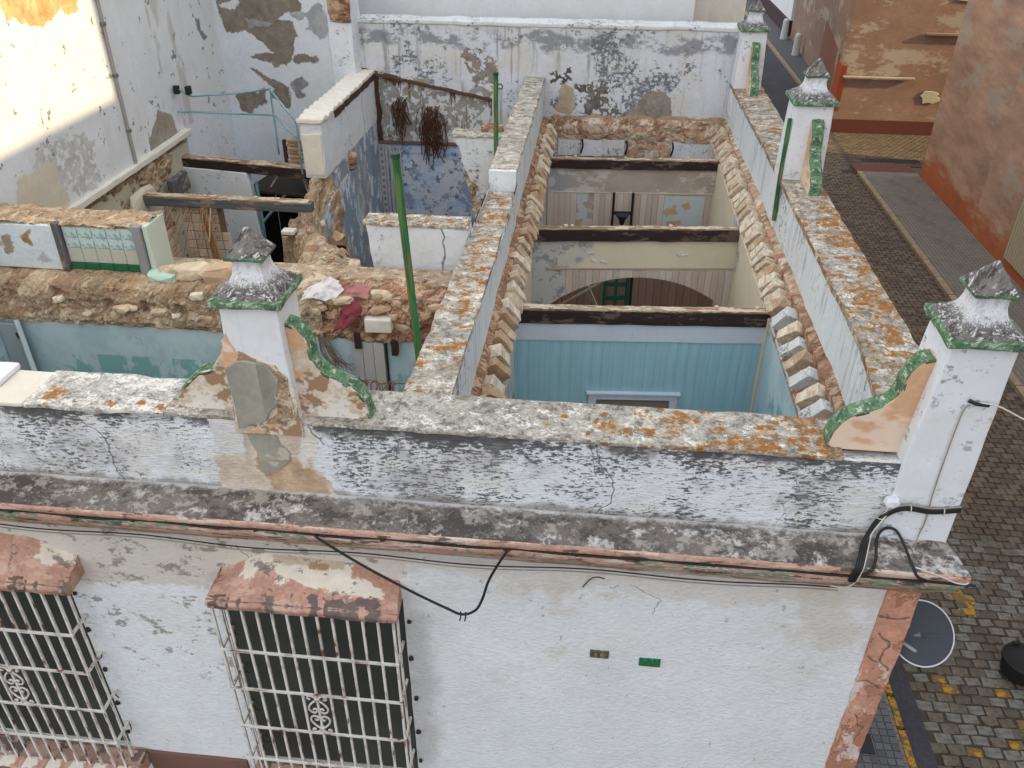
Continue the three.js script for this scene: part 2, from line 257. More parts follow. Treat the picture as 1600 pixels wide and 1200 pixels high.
M.limeR = surf(11, 1.2, 180, lime({ s: 221, base: [220, 227, 230], mold: 0.35, drip: 0.6, top: 0.16, H: 1.1, beige: 0.1 }), { bump: 0.008 });
M.limeClean = surf(1.4, 1.4, 250, lime({ s: 231, base: [223, 226, 230], mold: 0.3, moldCol: [120, 122, 128], drip: 0.05, beige: 0.18, grain: 0.6 }), { bump: 0 });
M.limeCream = surf(2, 2, 120, lime({ s: 241, base: [222, 216, 204], mold: 0.05, beige: 0.3 }), { bump: 0 });
M.whiteFar = surf(6, 4, 60, lime({ s: 243, base: [226, 227, 228], mold: 0.04, beige: 0.08 }), { bump: 0 });
M.render = surf(1, 1, 220, (u, v, o) => { const n = fb(u * 4, v * 4, 5, 251), g = fb(u * 40, v * 40, 3, 252); const k = 0.85 + 0.3 * n + (g - 0.5) * 0.12; o.set([148 * k, 145 * k, 132 * k]); o.h = 0.5 + (g - 0.5) * 0.5; o.mix([196, 186, 168], 0.7 * sm(0.68, 0.74, fb(u * 5, v * 8, 4, 255))); }, { bump: 0 });
M.roofcap = surf(1.6, 0.6, 260, (u, v, o) => { const g = fr(u * 60, v * 60, 4, 261), t = fr(u * 16, v * 18, 6, 262), k = 0.75 + 0.6 * (g - 0.1); o.set([118 * k, 113 * k, 108 * k]); o.h = 0.5 + (g - 0.5); o.mix([52, 49, 48], 0.85 * sm(0.47, 0.58, t * 0.6 + g * 0.4)); o.mix([212, 210, 206], 0.85 * sm(0.54, 0.6, fr(u * 26 + 5, v * 26, 5, 265) * 0.6 + g * 0.4)); const e = v + (t - 0.5) * 0.3 + (g - 0.5) * 0.2; o.mix([222, 224, 228], 0.95 * sm(0.2, 0.34, e)); o.mix([160, 158, 154], 0.4 * sm(0.2, 0.26, e) * sm(0.48, 0.6, t)); }, { bump: 0.006 });
M.green = surf(1, 1, 240, (u, v, o) => { const g = fr(u * 50, v * 50, 4, 271), t = fr(u * 10, v * 10, 6, 272), k = 0.8 + 0.5 * (g - 0.1); o.set([78 * k, 112 * k, 78 * k]); o.h = 0.5; o.mix([112, 140, 108], 0.7 * sm(0.46, 0.58, t)); o.mix([200, 200, 188], 0.75 * sm(0.53, 0.63, fr(u * 12 + 4, v * 12, 6, 274) * 0.6 + g * 0.4)); o.mix([44, 62, 46], 0.55 * sm(0.54, 0.64, fr(u * 9, v * 9 + 4, 6, 277))); }, { bump: 0 });
M.wing = surf(0.8, 1, 240, (u, v, o) => { const n = fr(u * 4, v * 4, 6, 281), g = fr(u * 30, v * 30, 4, 282), k = 0.92 + (g - 0.4) * 0.3; o.set([210 * k, 194 * k, 172 * k]); o.h = 0.5; o.mix([198, 146, 104], 0.6 * sm(0.52, 0.62, n)); o.mix([150, 118, 92], 0.9 * sm(0.535, 0.55, fr(u * 3 + 8, v * 3, 5, 284))); o.mix([222, 217, 209], 0.8 * sm(0.54, 0.6, fr(u * 4 + 2, v * 4 + 7, 6, 286))); }, { bump: 0 });
M.peach = surf(0.8, 1, 200, (u, v, o) => { const n = fb(u * 4, v * 6, 4, 291), g = fb(u * 30, v * 30, 3, 292), k = 0.97 + (g - 0.5) * 0.1; o.set([214 * k, 170 * k, 134 * k]); o.h = 0.5; o.mix([226, 208, 190], 0.8 * sm(0.5, 0.62, n + (0.3 - v) * 0.3)); }, { bump: 0 });
const salC = [crack([[0.3, 3.85], [0.42, 3.83], [0.55, 3.86]], 0.012), crack([[0.36, 3.65], [0.46, 3.5], [0.44, 3.35], [0.5, 3.2]], 0.014), crack([[0.3, 3.35], [0.42, 3.3]], 0.012), crack([[0.4, 2.6], [0.5, 2.4], [0.48, 2.2]], 0.01), crack([[0.3, 3.0], [0.4, 3.05], [0.52, 2.96]], 0.01)];
M.salmon = surf(0.6, 4.3, 200, (u, v, o) => { const n = fr(u * 4, v * 2, 6, 301), g = fr(u * 30, v * 30, 4, 302), k = 0.95 + (g - 0.5) * 0.25 + (n - 0.5) * 0.2; o.set([206 * k, 152 * k, 128 * k]); o.h = 0.65 + (g - 0.5) * 0.2; const p = fr(u * 4 + 2, v * 2.6, 6, 304), q = sm(0.545, 0.56, p); o.mix([168, 118, 94], 0.85 * q); o.h -= 0.4 * q; const e2 = Math.abs(p - 0.545); if (e2 < 0.006) { o.mix([96, 70, 58], 0.7); } const w = sm(0.57, 0.6, fr(u * 4, v * 2.4 + 8, 6, 306)); o.mix([212, 202, 196], 0.85 * w); for (const c of salC) c(u, v, o); }, { bump: 0.012 });
const hoodL = [layer([[0.2, 0.6], [0.28, 0.4], [0.24, 0.33], [0.34, 0.3], [0.48, 0.4], [0.6, 0.3], [0.78, 0.24], [1.1, 0.2], [1.34, 0.2], [1.58, 0.24], [1.5, 0.36], [1.3, 0.42], [1.2, 0.6]], [222, 211, 196], { w: 0.06, f: 8, n: 14, d: -0.2, s: 851 }), layer([[0.5, 0.62], [0.56, 0.46], [1.16, 0.46], [1.22, 0.62]], [188, 172, 150], { w: 0.03, f: 9, n: 14, d: -0.1, s: 853 }), layer([[0.86, 0.5], [1.04, 0.5], [1.04, 0.43], [0.86, 0.43]], [156, 132, 106], { w: 0.01, f: 9, n: 8, d: -0.1, s: 855 }), layer([[0.72, 0.16], [1.5, 0.2], [1.56, 0.08], [1.2, 0.03], [0.76, 0.07]], [82, 78, 78], { w: 0.08, f: 9, n: 20, d: 0, s: 857, a: 0.75, sp: 0.44 }), layer([[0.5, 0.2], [0.6, 0.18], [0.6, 0.02], [0.52, 0.03]], [90, 84, 82], { w: 0.06, f: 12, n: 20, d: 0, s: 859, a: 0.7, sp: 0.4 }), layer([[0.02, 0.12], [0.3, 0.1], [0.3, 0.04], [0.02, 0.05]], [84, 70, 64], { w: 0.05, f: 14, n: 20, d: 0, s: 861, a: 0.8, sp: 0.55 })];
M.hood = surf(1.8, 0.8, 220, (u, v, o) => { const n = fr(u * 3, v * 5, 6, 311), g = fr(u * 30, v * 30, 4, 312), k = 0.94 + (g - 0.5) * 0.28 + (n - 0.5) * 0.2; o.set([194 * k, 150 * k, 132 * k]); o.h = 0.55 + (g - 0.5) * 0.4; o.mix([206, 176, 158], 0.6 * sm(0.5, 0.62, fr(u * 4, v * 7, 6, 313))); for (const L of hoodL) L(u, v, o); o.mix([90, 84, 80], 0.6 * sm(0.6, 0.68, fr(u * 8, v * 10, 6, 316))); if (v < 0.035) { o.mix([126, 118, 104], 0.7 * sm(0.35, 0.55, g)); o.mix([96, 112, 84], 0.5 * sm(0.5, 0.6, fr(u * 6, v * 20, 5, 318))); o.mix([60, 54, 50], 0.6 * sm(0.52, 0.62, fr(u * 12, v * 30, 5, 319))); } }, { bump: 0.006 });
M.rubble = surf(2, 2, 190, (u, v, o) => { const n = fr(u * 1.6, v * 2.2, 6, 321), g = fr(u * 20, v * 20, 5, 322), t = fr(u * 5, v * 6, 6, 323), k = 0.82 + 0.5 * (n - 0.35) + (g - 0.5) * 0.35; o.set([186 * k, 162 * k, 134 * k]); o.h = 0.5 + (t - 0.5) * 0.8 + (g - 0.5); o.mix([214, 198, 172], 0.7 * sm(0.52, 0.62, t)); o.mix([150, 116, 86], 0.55 * sm(0.52, 0.64, fr(u * 3 + 5, v * 4, 6, 326))); o.mix([78, 60, 47], 0.5 * sm(0.6, 0.68, fr(u * 9, v * 9 + 3, 6, 328))); }, { bump: 0.018 });
M.rubbleRed = surf(2, 2, 190, (u, v, o) => { const n = fr(u * 1.6, v * 2.6, 6, 331), g = fr(u * 20, v * 20, 5, 332), t = fr(u * 4, v * 7, 6, 333), k = 0.82 + 0.5 * (n - 0.35) + (g - 0.5) * 0.35; o.set([168 * k, 126 * k, 98 * k]); o.h = 0.5 + (t - 0.5) * 0.8 + (g - 0.5); o.mix([204, 178, 150], 0.7 * sm(0.52, 0.6, t)); o.mix([92, 60, 42], 0.7 * sm(0.54, 0.64, fr(u * 4 + 5, v * 8, 6, 336))); }, { bump: 0.018 });
M.clay = flat(168, 110, 80, 0.95); M.mortar = surf(1.5, 1.5, 190, (u, v, o) => { const g = fr(u * 18, v * 18, 5, 341), t = fr(u * 4, v * 4, 6, 343), k = 0.8 + 0.5 * (g - 0.1); o.set([190 * k, 164 * k, 138 * k]); o.h = g; o.mix([178, 122, 94], 0.6 * sm(0.48, 0.6, t)); o.mix([222, 212, 196], 0.7 * sm(0.55, 0.62, fr(u * 5 + 3, v * 5, 6, 345))); o.mix([112, 84, 62], 0.6 * sm(0.56, 0.64, fr(u * 7, v * 7 + 8, 6, 347))); }, { bump: 0.02 });
M.stone = [[214, 200, 178], [200, 182, 156], [224, 214, 198], [184, 156, 126]].map((c, i) => surf(0.8, 0.8, 150, (u, v, o) => { const g = fr(u * 16, v * 16, 5, 351 + i * 5), t = fr(u * 4, v * 4, 6, 353 + i * 5), k = 0.78 + 0.45 * g; o.set([c[0] * k, c[1] * k, c[2] * k]); o.h = g; o.mix([166, 124, 92], 0.5 * sm(0.5, 0.62, t)); }, { bump: 0 }));
// wood: u across, v along
const woodFn = (c, c2, s, chip = 0, chipC = [196, 178, 154]) => (u, v, o) => { const l = fb(u * 40, v * 1.6, 4, s), g = fb(u * 90, v * 6, 3, s + 1), k = 0.9 + (g - 0.5) * 0.25; o.set([c[0] * k, c[1] * k, c[2] * k]); o.mix(c2, sm(0.4, 0.7, l)); o.h = 0.5 + (l - 0.5) * 0.6 + (g - 0.5) * 0.4; if (chip) { const q = fr(u * 8, v * 3, 6, s + 4); o.mix(chipC, 0.85 * sm(0.63 - chip * 0.2, 0.69 - chip * 0.2, q + (g - 0.5) * 0.2)); } };
M.beam = surf(0.6, 3.4, 200, woodFn([52, 33, 29], [38, 24, 21], 361, 0.3, [112, 90, 76]), { bump: 0, rough: 0.75 });
M.beamTop = surf(0.6, 3.4, 200, woodFn([176, 152, 124], [120, 88, 66], 365, 0.7, [206, 190, 166]), { bump: 0 });
M.beamGrey = surf(0.6, 3.4, 160, woodFn([104, 104, 108], [80, 80, 84], 369, 0.2, [150, 130, 108]), { bump: 0 });
M.plank = surf(0.4, 2, 160, woodFn([196, 184, 166], [160, 146, 126], 373, 0.3, [224, 220, 212]), { bump: 0 });
M.dark = flat(30, 25, 24, 0.7); M.darkwood = surf(0.3, 1.2, 160, woodFn([40, 32, 32], [26, 20, 20], 377), { bump: 0, rough: 0.5 });
const boardMats = (cols, s) => cols.map((c, i) => surf(0.14, 4, 90, (u, v, o) => { const l = fb(u * 60, v * 0.5, 3, s + i * 9), g = fb(u * 30, v * 4, 3, s + i * 9 + 3), k = 0.94 + 0.1 * l + (g - 0.5) * 0.06; o.set([c[0] * k, c[1] * k, c[2] * k]); }, { bump: 0, rough: 0.55 }));
M.blueB = boardMats([[156, 196, 206], [157, 197, 207], [154, 194, 205]], 401);
M.woodB = boardMats([[206, 188, 174], [196, 177, 163], [212, 196, 182]], 441);
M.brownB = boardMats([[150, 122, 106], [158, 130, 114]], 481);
M.bandWhite = surf(3.4, 0.4, 150, lime({ s: 501, base: [206, 212, 224], mold: 0.06, beige: 0.15, grain: 0.5 }), { bump: 0 });
M.bandCream = surf(3.4, 1.4, 150, (u, v, o) => { const n = fr(u * 3, v * 3, 5, 511), k = 0.95 + 0.08 * n; o.set([222 * k, 208 * k, 182 * k]); o.h = 0.5; const e = u + (fr(u * 2.5, v * 2.5, 6, 513) - 0.5) * 1.2; o.mix([192, 192, 188], 1 - sm(0.35, 0.9, e)); o.mix([132, 130, 128], 0.7 * (1 - sm(0.5, 0.9, e)) * sm(0.55, 0.63, fr(u * 8, v * 8, 6, 515))); }, { bump: 0 });
M.bandGrey = surf(3.4, 0.6, 150, (u, v, o) => { const n = fr(u * 2, v * 3, 6, 521), k = 0.92 + 0.25 * (n - 0.3); o.set([184 * k, 166 * k, 152 * k]); o.h = 0.5; o.mix([160, 160, 166], 1 - sm(0.2, 0.9, u + (n - 0.5) * 1.2)); o.mix([214, 208, 202], 0.7 * sm(0.54, 0.62, fr(u * 3 + 2, v * 5, 6, 523) + 0.06 * sm(0.35, 0.5, v))); }, { bump: 0 });
M.blueWall = surf(5.6, 4.4, 110, (u, v, o) => { const n = fr(u * 1.2, v * 1.2, 6, 531), g = fb(u * 20, v * 20, 3, 532), k = 0.97 + 0.1 * (n - 0.5) + (g - 0.5) * 0.03; o.set([176 * k, 203 * k, 212 * k]); o.h = 0.5; o.mix([200, 218, 222], 0.6 * sm(0.48, 0.66, fr(u * 1.3 + 4, v * 1.3, 6, 534))); const t = fr(u * 2.4 + 1, v * 1.6, 6, 536); o.mix([116, 170, 168], 0.8 * sm(0.5, 0.6, t + (Math.abs(u - 1.9) < 0.8 && v < 3.95 ? 0.03 : -0.12))); o.mix([206, 206, 202], sm(4.3, 4.36, v + (n - 0.5) * 0.1)); }, { bump: 0, rough: 0.7 });
M.peel = surf(4.6, 4.2, 110, (u, v, o) => { const n = fr(u * 2, v * 1.3, 6, 541), g = fb(u * 20, v * 14, 3, 542), k = 0.95 + 0.3 * (n - 0.5); o.set([138 * k, 152 * k, 170 * k]); o.h = 0.55 + (g - 0.5) * 0.2; const p = fr(u * 5, v * 2.6, 6, 544), q = sm(0.545, 0.565, p); o.mix([212, 217, 222], 0.9 * q); o.mix([158, 154, 150], 0.6 * sm(0.48, 0.62, fr(u * 2.5, v * 0.8, 6, 547))); o.h -= 0.25 * q; }, { bump: 0.006 });
M.blueBack = surf(2.4, 4, 140, (u, v, o) => { const n = fr(u * 2, v * 2, 6, 551), k = 0.96 + 0.14 * (n - 0.5); o.set([206 * k, 212 * k, 224 * k]); o.h = 0.55; o.mix([150, 180, 212], 0.7 * sm(0.565, 0.63, fr(u * 3, v * 4, 6, 554) + 0.1 * sm(3.7, 3.95, v))); o.mix([122, 140, 164], 0.75 * sm(0.56, 0.63, fr(u * 3 + 3, v * 3, 6, 556) + 0.08 * (1 - sm(2.9, 3.2, v)) - 0.02)); o.mix([76, 82, 92], 0.7 * sm(0.64, 0.68, fr(u * 9, v * 9, 5, 558))); }, { bump: 0 });
const back = (pts) => pts.map(([x, y]) => [x + 4.75, y - 3.9]);
M.backWall = surf(7.25, 2.45, 180, lime({ s: 561, base: [210, 212, 216], mold: 0.85, moldCol: [92, 93, 98], beige: 0.35, drip: 0.5, layers: [
  layer(back([[-4.6, 5.4], [-3.3, 5.2], [-2.1, 5.0], [-2.1, 4.1], [-4.5, 4.05]]), [150, 145, 136], { w: 0.25, f: 2.4, n: 24, d: -0.25, s: 563, sp: 0.47 }),
  layer(back([[-0.4, 5.3], [0.3, 5.35], [0.5, 4.7], [-0.2, 4.65]]), [112, 106, 100], { w: 0.2, f: 4, n: 40, d: -0.3, s: 565, sp: 0.42 }),
  layer(back([[0.6, 4.95], [1.15, 5.25], [1.5, 4.65], [0.4, 4.62]]), [140, 130, 120], { w: 0.14, f: 5, n: 30, d: -0.3, s: 567 }),
  layer(back([[-0.75, 5.3], [-0.45, 5.3], [-0.5, 4.8], [-0.8, 4.8]]), [176, 158, 136], { w: 0.12, f: 5, n: 20, s: 569 }),
  layer(back([[-1.0, 5.55], [-0.6, 5.55], [-0.55, 5.3], [-0.95, 5.3]]), [84, 80, 76], { w: 0.14, f: 6, n: 20, s: 571, sp: 0.45 }),
  layer(back([[-2.6, 5.9], [-2.1, 5.7], [-2.0, 5.2], [-2.4, 5.3]]), [140, 128, 114], { w: 0.2, f: 4, n: 26, s: 573, sp: 0.45 }),
  layer(back([[-0.9, 4.74], [2.4, 4.76], [2.4, 4.6], [-0.9, 4.6]]), [186, 150, 122], { w: 0.06, f: 6, n: 26, s: 575 }) ],
  fn: (u, v, o) => { const e = v + (fb(u * 4, v * 4, 4, 577) - 0.5) * 0.3; o.mix([108, 109, 116], 0.7 * sm(1.96, 2.06, e) * (1 - sm(2.24, 2.34, e)) * (0.9 * sm(0.42, 0.58, fr(u * 4, v * 6, 6, 579)))); if (u < 2.7 && v < 1.7) { const r = fr(u * 9, v * 1.6, 6, 581), lim = 1.56 - (u - 0.15) * 0.2; if (v < lim + 0.04) o.mix([78, 48, 34], 0.85 * sm(0.55, 0.64, r + 0.1 * sm(lim - 0.25, lim, v) - 0.05 + 0.14 * (1 - sm(0.3, 0.55, u)))); } } }), { bump: 0.01 });
const rl = (pts) => pts.map(([x, y]) => [x + 7.15, y - 3.6]);
const RB = [128, 118, 106], ro = { w: 0.07, f: 5, n: 22, d: -0.3 };
M.rearLeft = surf(2.6, 5.6, 180, lime({ s: 601, base: [214, 217, 222], mold: 0.1, beige: 0.1, layers: [
  layer(rl([[-7.05, 6.95], [-7.0, 6.3], [-6.99, 6.11], [-6.55, 6.18], [-6.25, 5.93], [-6.11, 5.76], [-6.1, 5.54], [-5.78, 5.63], [-5.68, 6.02], [-5.6, 6.1], [-5.68, 6.33], [-5.96, 6.4], [-5.5, 6.52], [-5.46, 6.95]]), RB, { ...ro, s: 603 }),
  layer(rl([[-6.56, 5.75], [-6.42, 5.65], [-6.18, 5.58], [-5.87, 5.58], [-5.76, 5.75], [-6.18, 5.81]]), RB, { ...ro, s: 605 }), layer(rl([[-5.76, 5.77], [-5.65, 5.63], [-5.26, 5.66], [-5.27, 5.78], [-5.59, 5.79]]), RB, { ...ro, s: 607 }),
  layer(rl([[-6.58, 5.5], [-6.43, 5.33], [-6.2, 5.13], [-6.27, 5.0], [-6.07, 4.84], [-5.87, 4.84], [-5.89, 5.14], [-6.09, 5.29], [-6.38, 5.41]]), RB, { ...ro, s: 609 }), layer(rl([[-5.88, 5.22], [-5.69, 5.0], [-5.56, 5.0], [-5.63, 5.14], [-5.47, 5.23], [-5.64, 5.41]]), [136, 134, 134], { ...ro, s: 611 }),
  layer(rl([[-6.91, 5.02], [-6.89, 4.73], [-6.72, 4.67], [-6.5, 4.78], [-6.32, 4.91], [-6.34, 5.12], [-6.7, 5.07]]), RB, { ...ro, s: 613 }), layer(rl([[-5.6, 6.5], [-5.0, 6.6], [-4.95, 6.2], [-5.4, 6.1]]), [160, 160, 162], { w: 0.16, f: 4, n: 20, s: 615, d: -0.1 }), layer(rl([[-7.0, 6.6], [-6.6, 6.75], [-6.7, 6.5]]), [206, 206, 206], { ...ro, s: 617 }), layer(rl([[-6.5, 6.4], [-6.0, 6.3], [-6.1, 6.25], [-6.5, 6.25]]), [150, 148, 146], { ...ro, s: 619 })] }), { bump: 0.008 });
const pt = (pts) => pts.map(([z, y]) => [z + 11.5, y - 4.8]);
M.party = surf(11.5, 4.8, 150, lime({ s: 631, base: [220, 222, 224], mold: 0.05, beige: 0.08, grain: 0.6, layers: [
  layer(pt([[-7.65, 5.15], [-7.95, 5.32], [-8.15, 5.42], [-8.49, 5.3], [-8.66, 4.85], [-7.61, 4.85]]), [150, 140, 126], { ...ro, s: 633 }), layer(pt([[-4.9, 7.6], [-5.0, 7.35], [-5.16, 7.28], [-5.6, 7.14], [-5.85, 7.22], [-6.52, 7.2], [-6.7, 7.6]]), [196, 160, 116], { w: 0.1, f: 5, n: 40, d: -0.35, s: 635 }),
  layer(pt([[-4.74, 5.78], [-5.39, 5.87], [-5.82, 5.84], [-6.06, 5.52], [-5.94, 5.17], [-6.04, 5.01], [-5.39, 5.0], [-4.64, 5.31]]), [190, 190, 186], { w: 0.16, f: 4, n: 26, d: -0.1, s: 637, sp: 0.4 }), layer(pt([[-10.06, 6.51], [-10.07, 6.33], [-10.25, 6.11], [-10.41, 6.14], [-10.2, 6.3], [-10.23, 6.47]]), [130, 126, 122], { ...ro, s: 639, w: 0.03 }), layer(pt([[-4.3, 5.6], [-5.1, 5.5], [-5.2, 4.8], [-4.2, 4.8]]), [206, 196, 176], { w: 0.14, f: 4, n: 10, s: 641, d: 0 })],
  fn: (u, v, o) => { o.mix([170, 164, 150], 0.5 * sm(0.62, 0.74, fb(u * 5, v * 1.2, 4, 643)) * (Math.abs(u - 2.7) < 0.5 ? 1 : 0.2)); o.mix([90, 86, 82], 0.7 * sm(0.7, 0.74, fr(u * 6, v * 6, 5, 645))); } }), { bump: 0 });
M.sandPlaster = surf(1.4, 1.4, 150, lime({ s: 651, base: [198, 190, 170], mold: 0.1, beige: 0.4 }), { bump: 0 });
M.tile = [[206, 186, 164], [212, 194, 172]].map((c, i) => surf(0.2, 0.2, 260, (u, v, o) => { const n = fb(u * 20, v * 20, 4, 661 + i), d = Math.hypot(u - 0.1, v - 0.1); const k = 0.94 + 0.12 * n; o.set([c[0] * k, c[1] * k, c[2] * k]); o.h = 0.5; if (i === 0 && fb(u * 60, v * 60, 2, 667) > 0.55 && d < 0.045) o.mix([140, 96, 74], 0.7); }, { bump: 0, rough: 0.4 }));
M.teal = surf(0.2, 2, 120, (u, v, o) => { const n = fb(u * 30, v * 6, 4, 671); o.set([122, 170, 176]); o.h = 0.5; o.mix([64, 110, 118], sm(0.5, 0.6, n)); o.mix([120, 92, 70], 0.8 * sm(0.62, 0.68, n)); }, { bump: 0, rough: 0.6 });
M.pole = surf(0.3, 2.4, 160, (u, v, o) => { const n = fb(u * 24, v * 5, 5, 681); o.set([36, 106, 60]); o.h = 0.5; o.mix([92, 116, 58], 0.8 * sm(0.48, 0.6, n + 0.12 * sm(1.2, 1.8, v))); o.mix([128, 96, 56], 0.8 * sm(0.6, 0.66, n)); o.mix([18, 58, 34], 0.6 * sm(0.5, 0.6, fb(u * 20 + 4, v * 3, 4, 683))); }, { bump: 0, rough: 0.5 });
M.cable = flat(26, 24, 26, 0.6); M.cableWhite = flat(206, 200, 190, 0.6); M.cableTan = flat(150, 138, 124, 0.7); M.iron = flat(54, 34, 26, 0.9);
M.white = surf(0.3, 2.8, 150, (u, v, o) => { const n = fb(u * 20, v * 7, 5, 691); o.set([214, 210, 204]); o.h = 0.5; o.mix([150, 140, 128], 0.5 * sm(0.5, 0.62, n)); o.mix([104, 66, 44], 0.9 * sm(0.69, 0.72, n)); }, { bump: 0, rough: 0.5 });
M.black = surf(1.7, 2.7, 90, (u, v, o) => { const n = fb(u * 1.5 + v * 0.8, v * 0.7, 4, 701), k = 0.75 + 0.6 * n; o.set([50 * k, 54 * k, 50 * k]); o.h = n; }, { bump: 0, rough: 0.6 });
M.greenTile = flat(24, 100, 66, 0.25); M.paleTile = surf(0.25, 0.25, 220, (u, v, o) => { const n = fb(u * 26, v * 26, 3, 711); o.set([188, 204, 202]); o.h = 0.5; o.mix([132, 164, 164], 0.8 * sm(0.52, 0.6, n)); }, { bump: 0, rough: 0.35 });

// ---------------------------------------------------------------- ground and street
{
  const gm = flat(96, 86, 76, 0.95);
  const g = new THREE.PlaneGeometry(300, 300); g.rotateX(-Math.PI / 2); g.translate(0, -0.02, -60); struct('ground', g, gm);
  M.road = surf(4, 4, 110, (u, v, o) => { const n = fb(u * 1.5, v * 1.5, 5, 801), g2 = fb(u * 30, v * 30, 3, 802), k = 0.8 + 0.3 * n + (g2 - 0.5) * 0.3; o.set([78 * k, 68 * k, 58 * k]); o.h = g2; }, { bump: 0 });
  M.asphalt = surf(4, 4, 90, (u, v, o) => { const n = fb(u * 1.5, v * 1.5, 5, 811), g2 = fb(u * 34, v * 34, 3, 812), k = 0.85 + 0.25 * n + (g2 - 0.5) * 0.3; o.set([66 * k, 66 * k, 72 * k]); o.h = g2; }, { bump: 0 });
  M.paving = surf(1.6, 1.6, 130, (u, v, o) => { const n = fb(u * 3, v * 3, 4, 821), g2 = fb(u * 34, v * 34, 3, 822), k = 0.85 + 0.25 * n + (g2 - 0.5) * 0.2; o.set([126 * k, 118 * k, 108 * k]); const a = u % 0.1, b = v % 0.1; o.h = 0.7; if (a < 0.012 || b < 0.012) { o.mul(0.72); o.h = 0.2; } }, { bump: 0 });
  M.kerb = surf(1, 1, 120, (u, v, o) => { const n = fb(u * 6, v * 6, 4, 831), k = 0.8 + 0.35 * n; o.set([158 * k, 138 * k, 112 * k]); o.h = n; }, { bump: 0 });
  const sheet = (n, x0, x1, z0, z1, y, m) => { const p = new THREE.PlaneGeometry(x1 - x0, z1 - z0); p.rotateX(-Math.PI / 2); p.translate((x0 + x1) / 2, y, (z0 + z1) / 2); const u = p.attributes.uv, q = p.attributes.position, [w, h] = m.userData.size; for (let i = 0; i < u.count; i++) u.setXY(i, q.getX(i) / w, q.getZ(i) / h); return struct(n, p, m); };
  sheet('street_road', 3.9, 8.6, -27.7, 14, 0, M.road);
  sheet('side_street', 8.6, 24, -27.7, -23.9, 0.004, M.road);
  sheet('far_road', 2.6, 8.9, -90, -27.7, 0.004, M.asphalt);
  sheet('front_street', -30, 3.9, 1.5, 14, 0, M.road);
  const pav = struct('far_pavement', block(8.66, 10.4, 0, 0.12, -22.9, 14, { s: 0.5, a: 0.003, r: 0.01, uv: uXZ(0, 0, 1.6, 1.6) }), M.paving);
  const kv = [0, 1, 2].map((i) => block(-0.075, 0.075, 0, 0.13, -0.48, 0.48, { s: 0.16, r: 0.02, a: 0.008, sd: 840 + i * 9, uv: uXZ(i, 0, 1, 1) }));
  for (let z = -22.4, i = 0; z < -6; z++, i++) { const k = part('kerb_stone', kv[i % 3], M.kerb, pav); k.position.set(8.585, 0, z); }
  part('red_ramp', block(8.5, 10.4, 0, 0.1, -23.7, -22.92, { s: 0.3, a: 0.004 }), flat(104, 62, 54, 0.9), pav, 'dark red sloped end of the pavement');
  struct('far_road_pavement', block(8.95, 10.3, 0, 0.12, -90, -34, { s: 1, a: 0.003, uv: uXZ(0, 0, 1.6, 1.6) }), flat(84, 84, 86, 0.9));
  struct('far_kerb', block(8.8, 8.95, 0, 0.13, -90, -28.5, { s: 1, a: 0.004, uv: uXZ(0, 0, 1, 1) }), M.kerb);
  solo('drain_grating', block(9.0, 10.95, 0.0, 0.03, -24.6, -24.2, { s: 0.2 }), flat(44, 36, 36, 0.7), 'long dark drain grating across the mouth of the side street', 'drain');
  solo('drain_cover', block(8.1, 8.45, 0.0, 0.03, -23.3, -22.95, { s: 0.2 }), flat(46, 36, 32, 0.7), 'small square dark drain cover in the cobbles by the far kerb', 'drain');
  // near pavement with its little square slabs
  const near = struct('near_pavement', block(2.72, 4.06, 0, 0.06, -12, 1.5, { s: 0.4, a: 0.003, uv: uXZ(0, 0, 1.6, 1.6) }), M.paving);
  seed(5);
  const tg = block(-0.044, 0.044, 0, 0.02, -0.044, 0.044, { s: 0.1, r: 0.008, a: 0.001, uv: uXZ(0, 0, 0.3, 0.3) }), ti = new THREE.InstancedMesh(tg, flat(104, 104, 108, 0.9), 13 * 46), mm = new THREE.Matrix4(), cc = new THREE.Color();
  let n = 0; for (let i = 0; i < 13; i++) for (let j = 0; j < 46; j++) { mm.makeTranslation(2.8 + i * 0.097, 0.053 + rr(0, 0.004), -4.2 + j * 0.097); ti.setMatrixAt(n, mm); const k = rr(0.7, 1.1); ti.setColorAt(n++, cc.setRGB(k, k, k)); }
  ti.name = 'paving_slab'; ti.userData.kind = 'stuff'; ti.castShadow = ti.receiveShadow = true; near.add(ti);
  const yel = surf(0.4, 0.4, 160, (u, v, o) => { const q = fr(u * 16, v * 16, 6, 851); o.set([186, 134, 40]); o.h = 0.5; o.mix([110, 94, 68], 0.95 * sm(0.49, 0.54, q)); }, { bump: 0 });
  seed(6); let zz = -3.9; while (zz < -0.6) { const l = rr(0.35, 0.75); part('yellow_line', block(4.06, 4.15, 0, 0.068, zz, zz + l, { s: 0.06, a: 0.006, uv: uXZ(0, 0, 0.4, 0.4) }), yel, near); zz += l + 0.05; }
  struct('gutter', block(4.16, 4.42, -0.01, 0.028, -12, 1.5, { s: 0.3, a: 0.004, uv: uXZ(0, 0, 4, 4) }), M.asphalt);
  solo('utility_cover', block(3.47, 3.7, 0.06, 0.085, -1.62, -1.36, { s: 0.1, r: 0.01 }), flat(34, 34, 40, 0.6), 'square black utility cover in the pavement at the foot of the salmon corner', 'manhole cover');
  // cobbles: the nearest ones each their own, the rest joined
  seed(7);
  const cv = [0, 1, 2, 3].map((i) => block(-0.098, 0.098, -0.03, 0.022, -0.066, 0.066, { s: 0.07, r: 0.026, a: 0.011, f: 9, sd: 860 + i * 7, uv: uXZ(i * 0.3, 0, 0.6, 0.6) }));
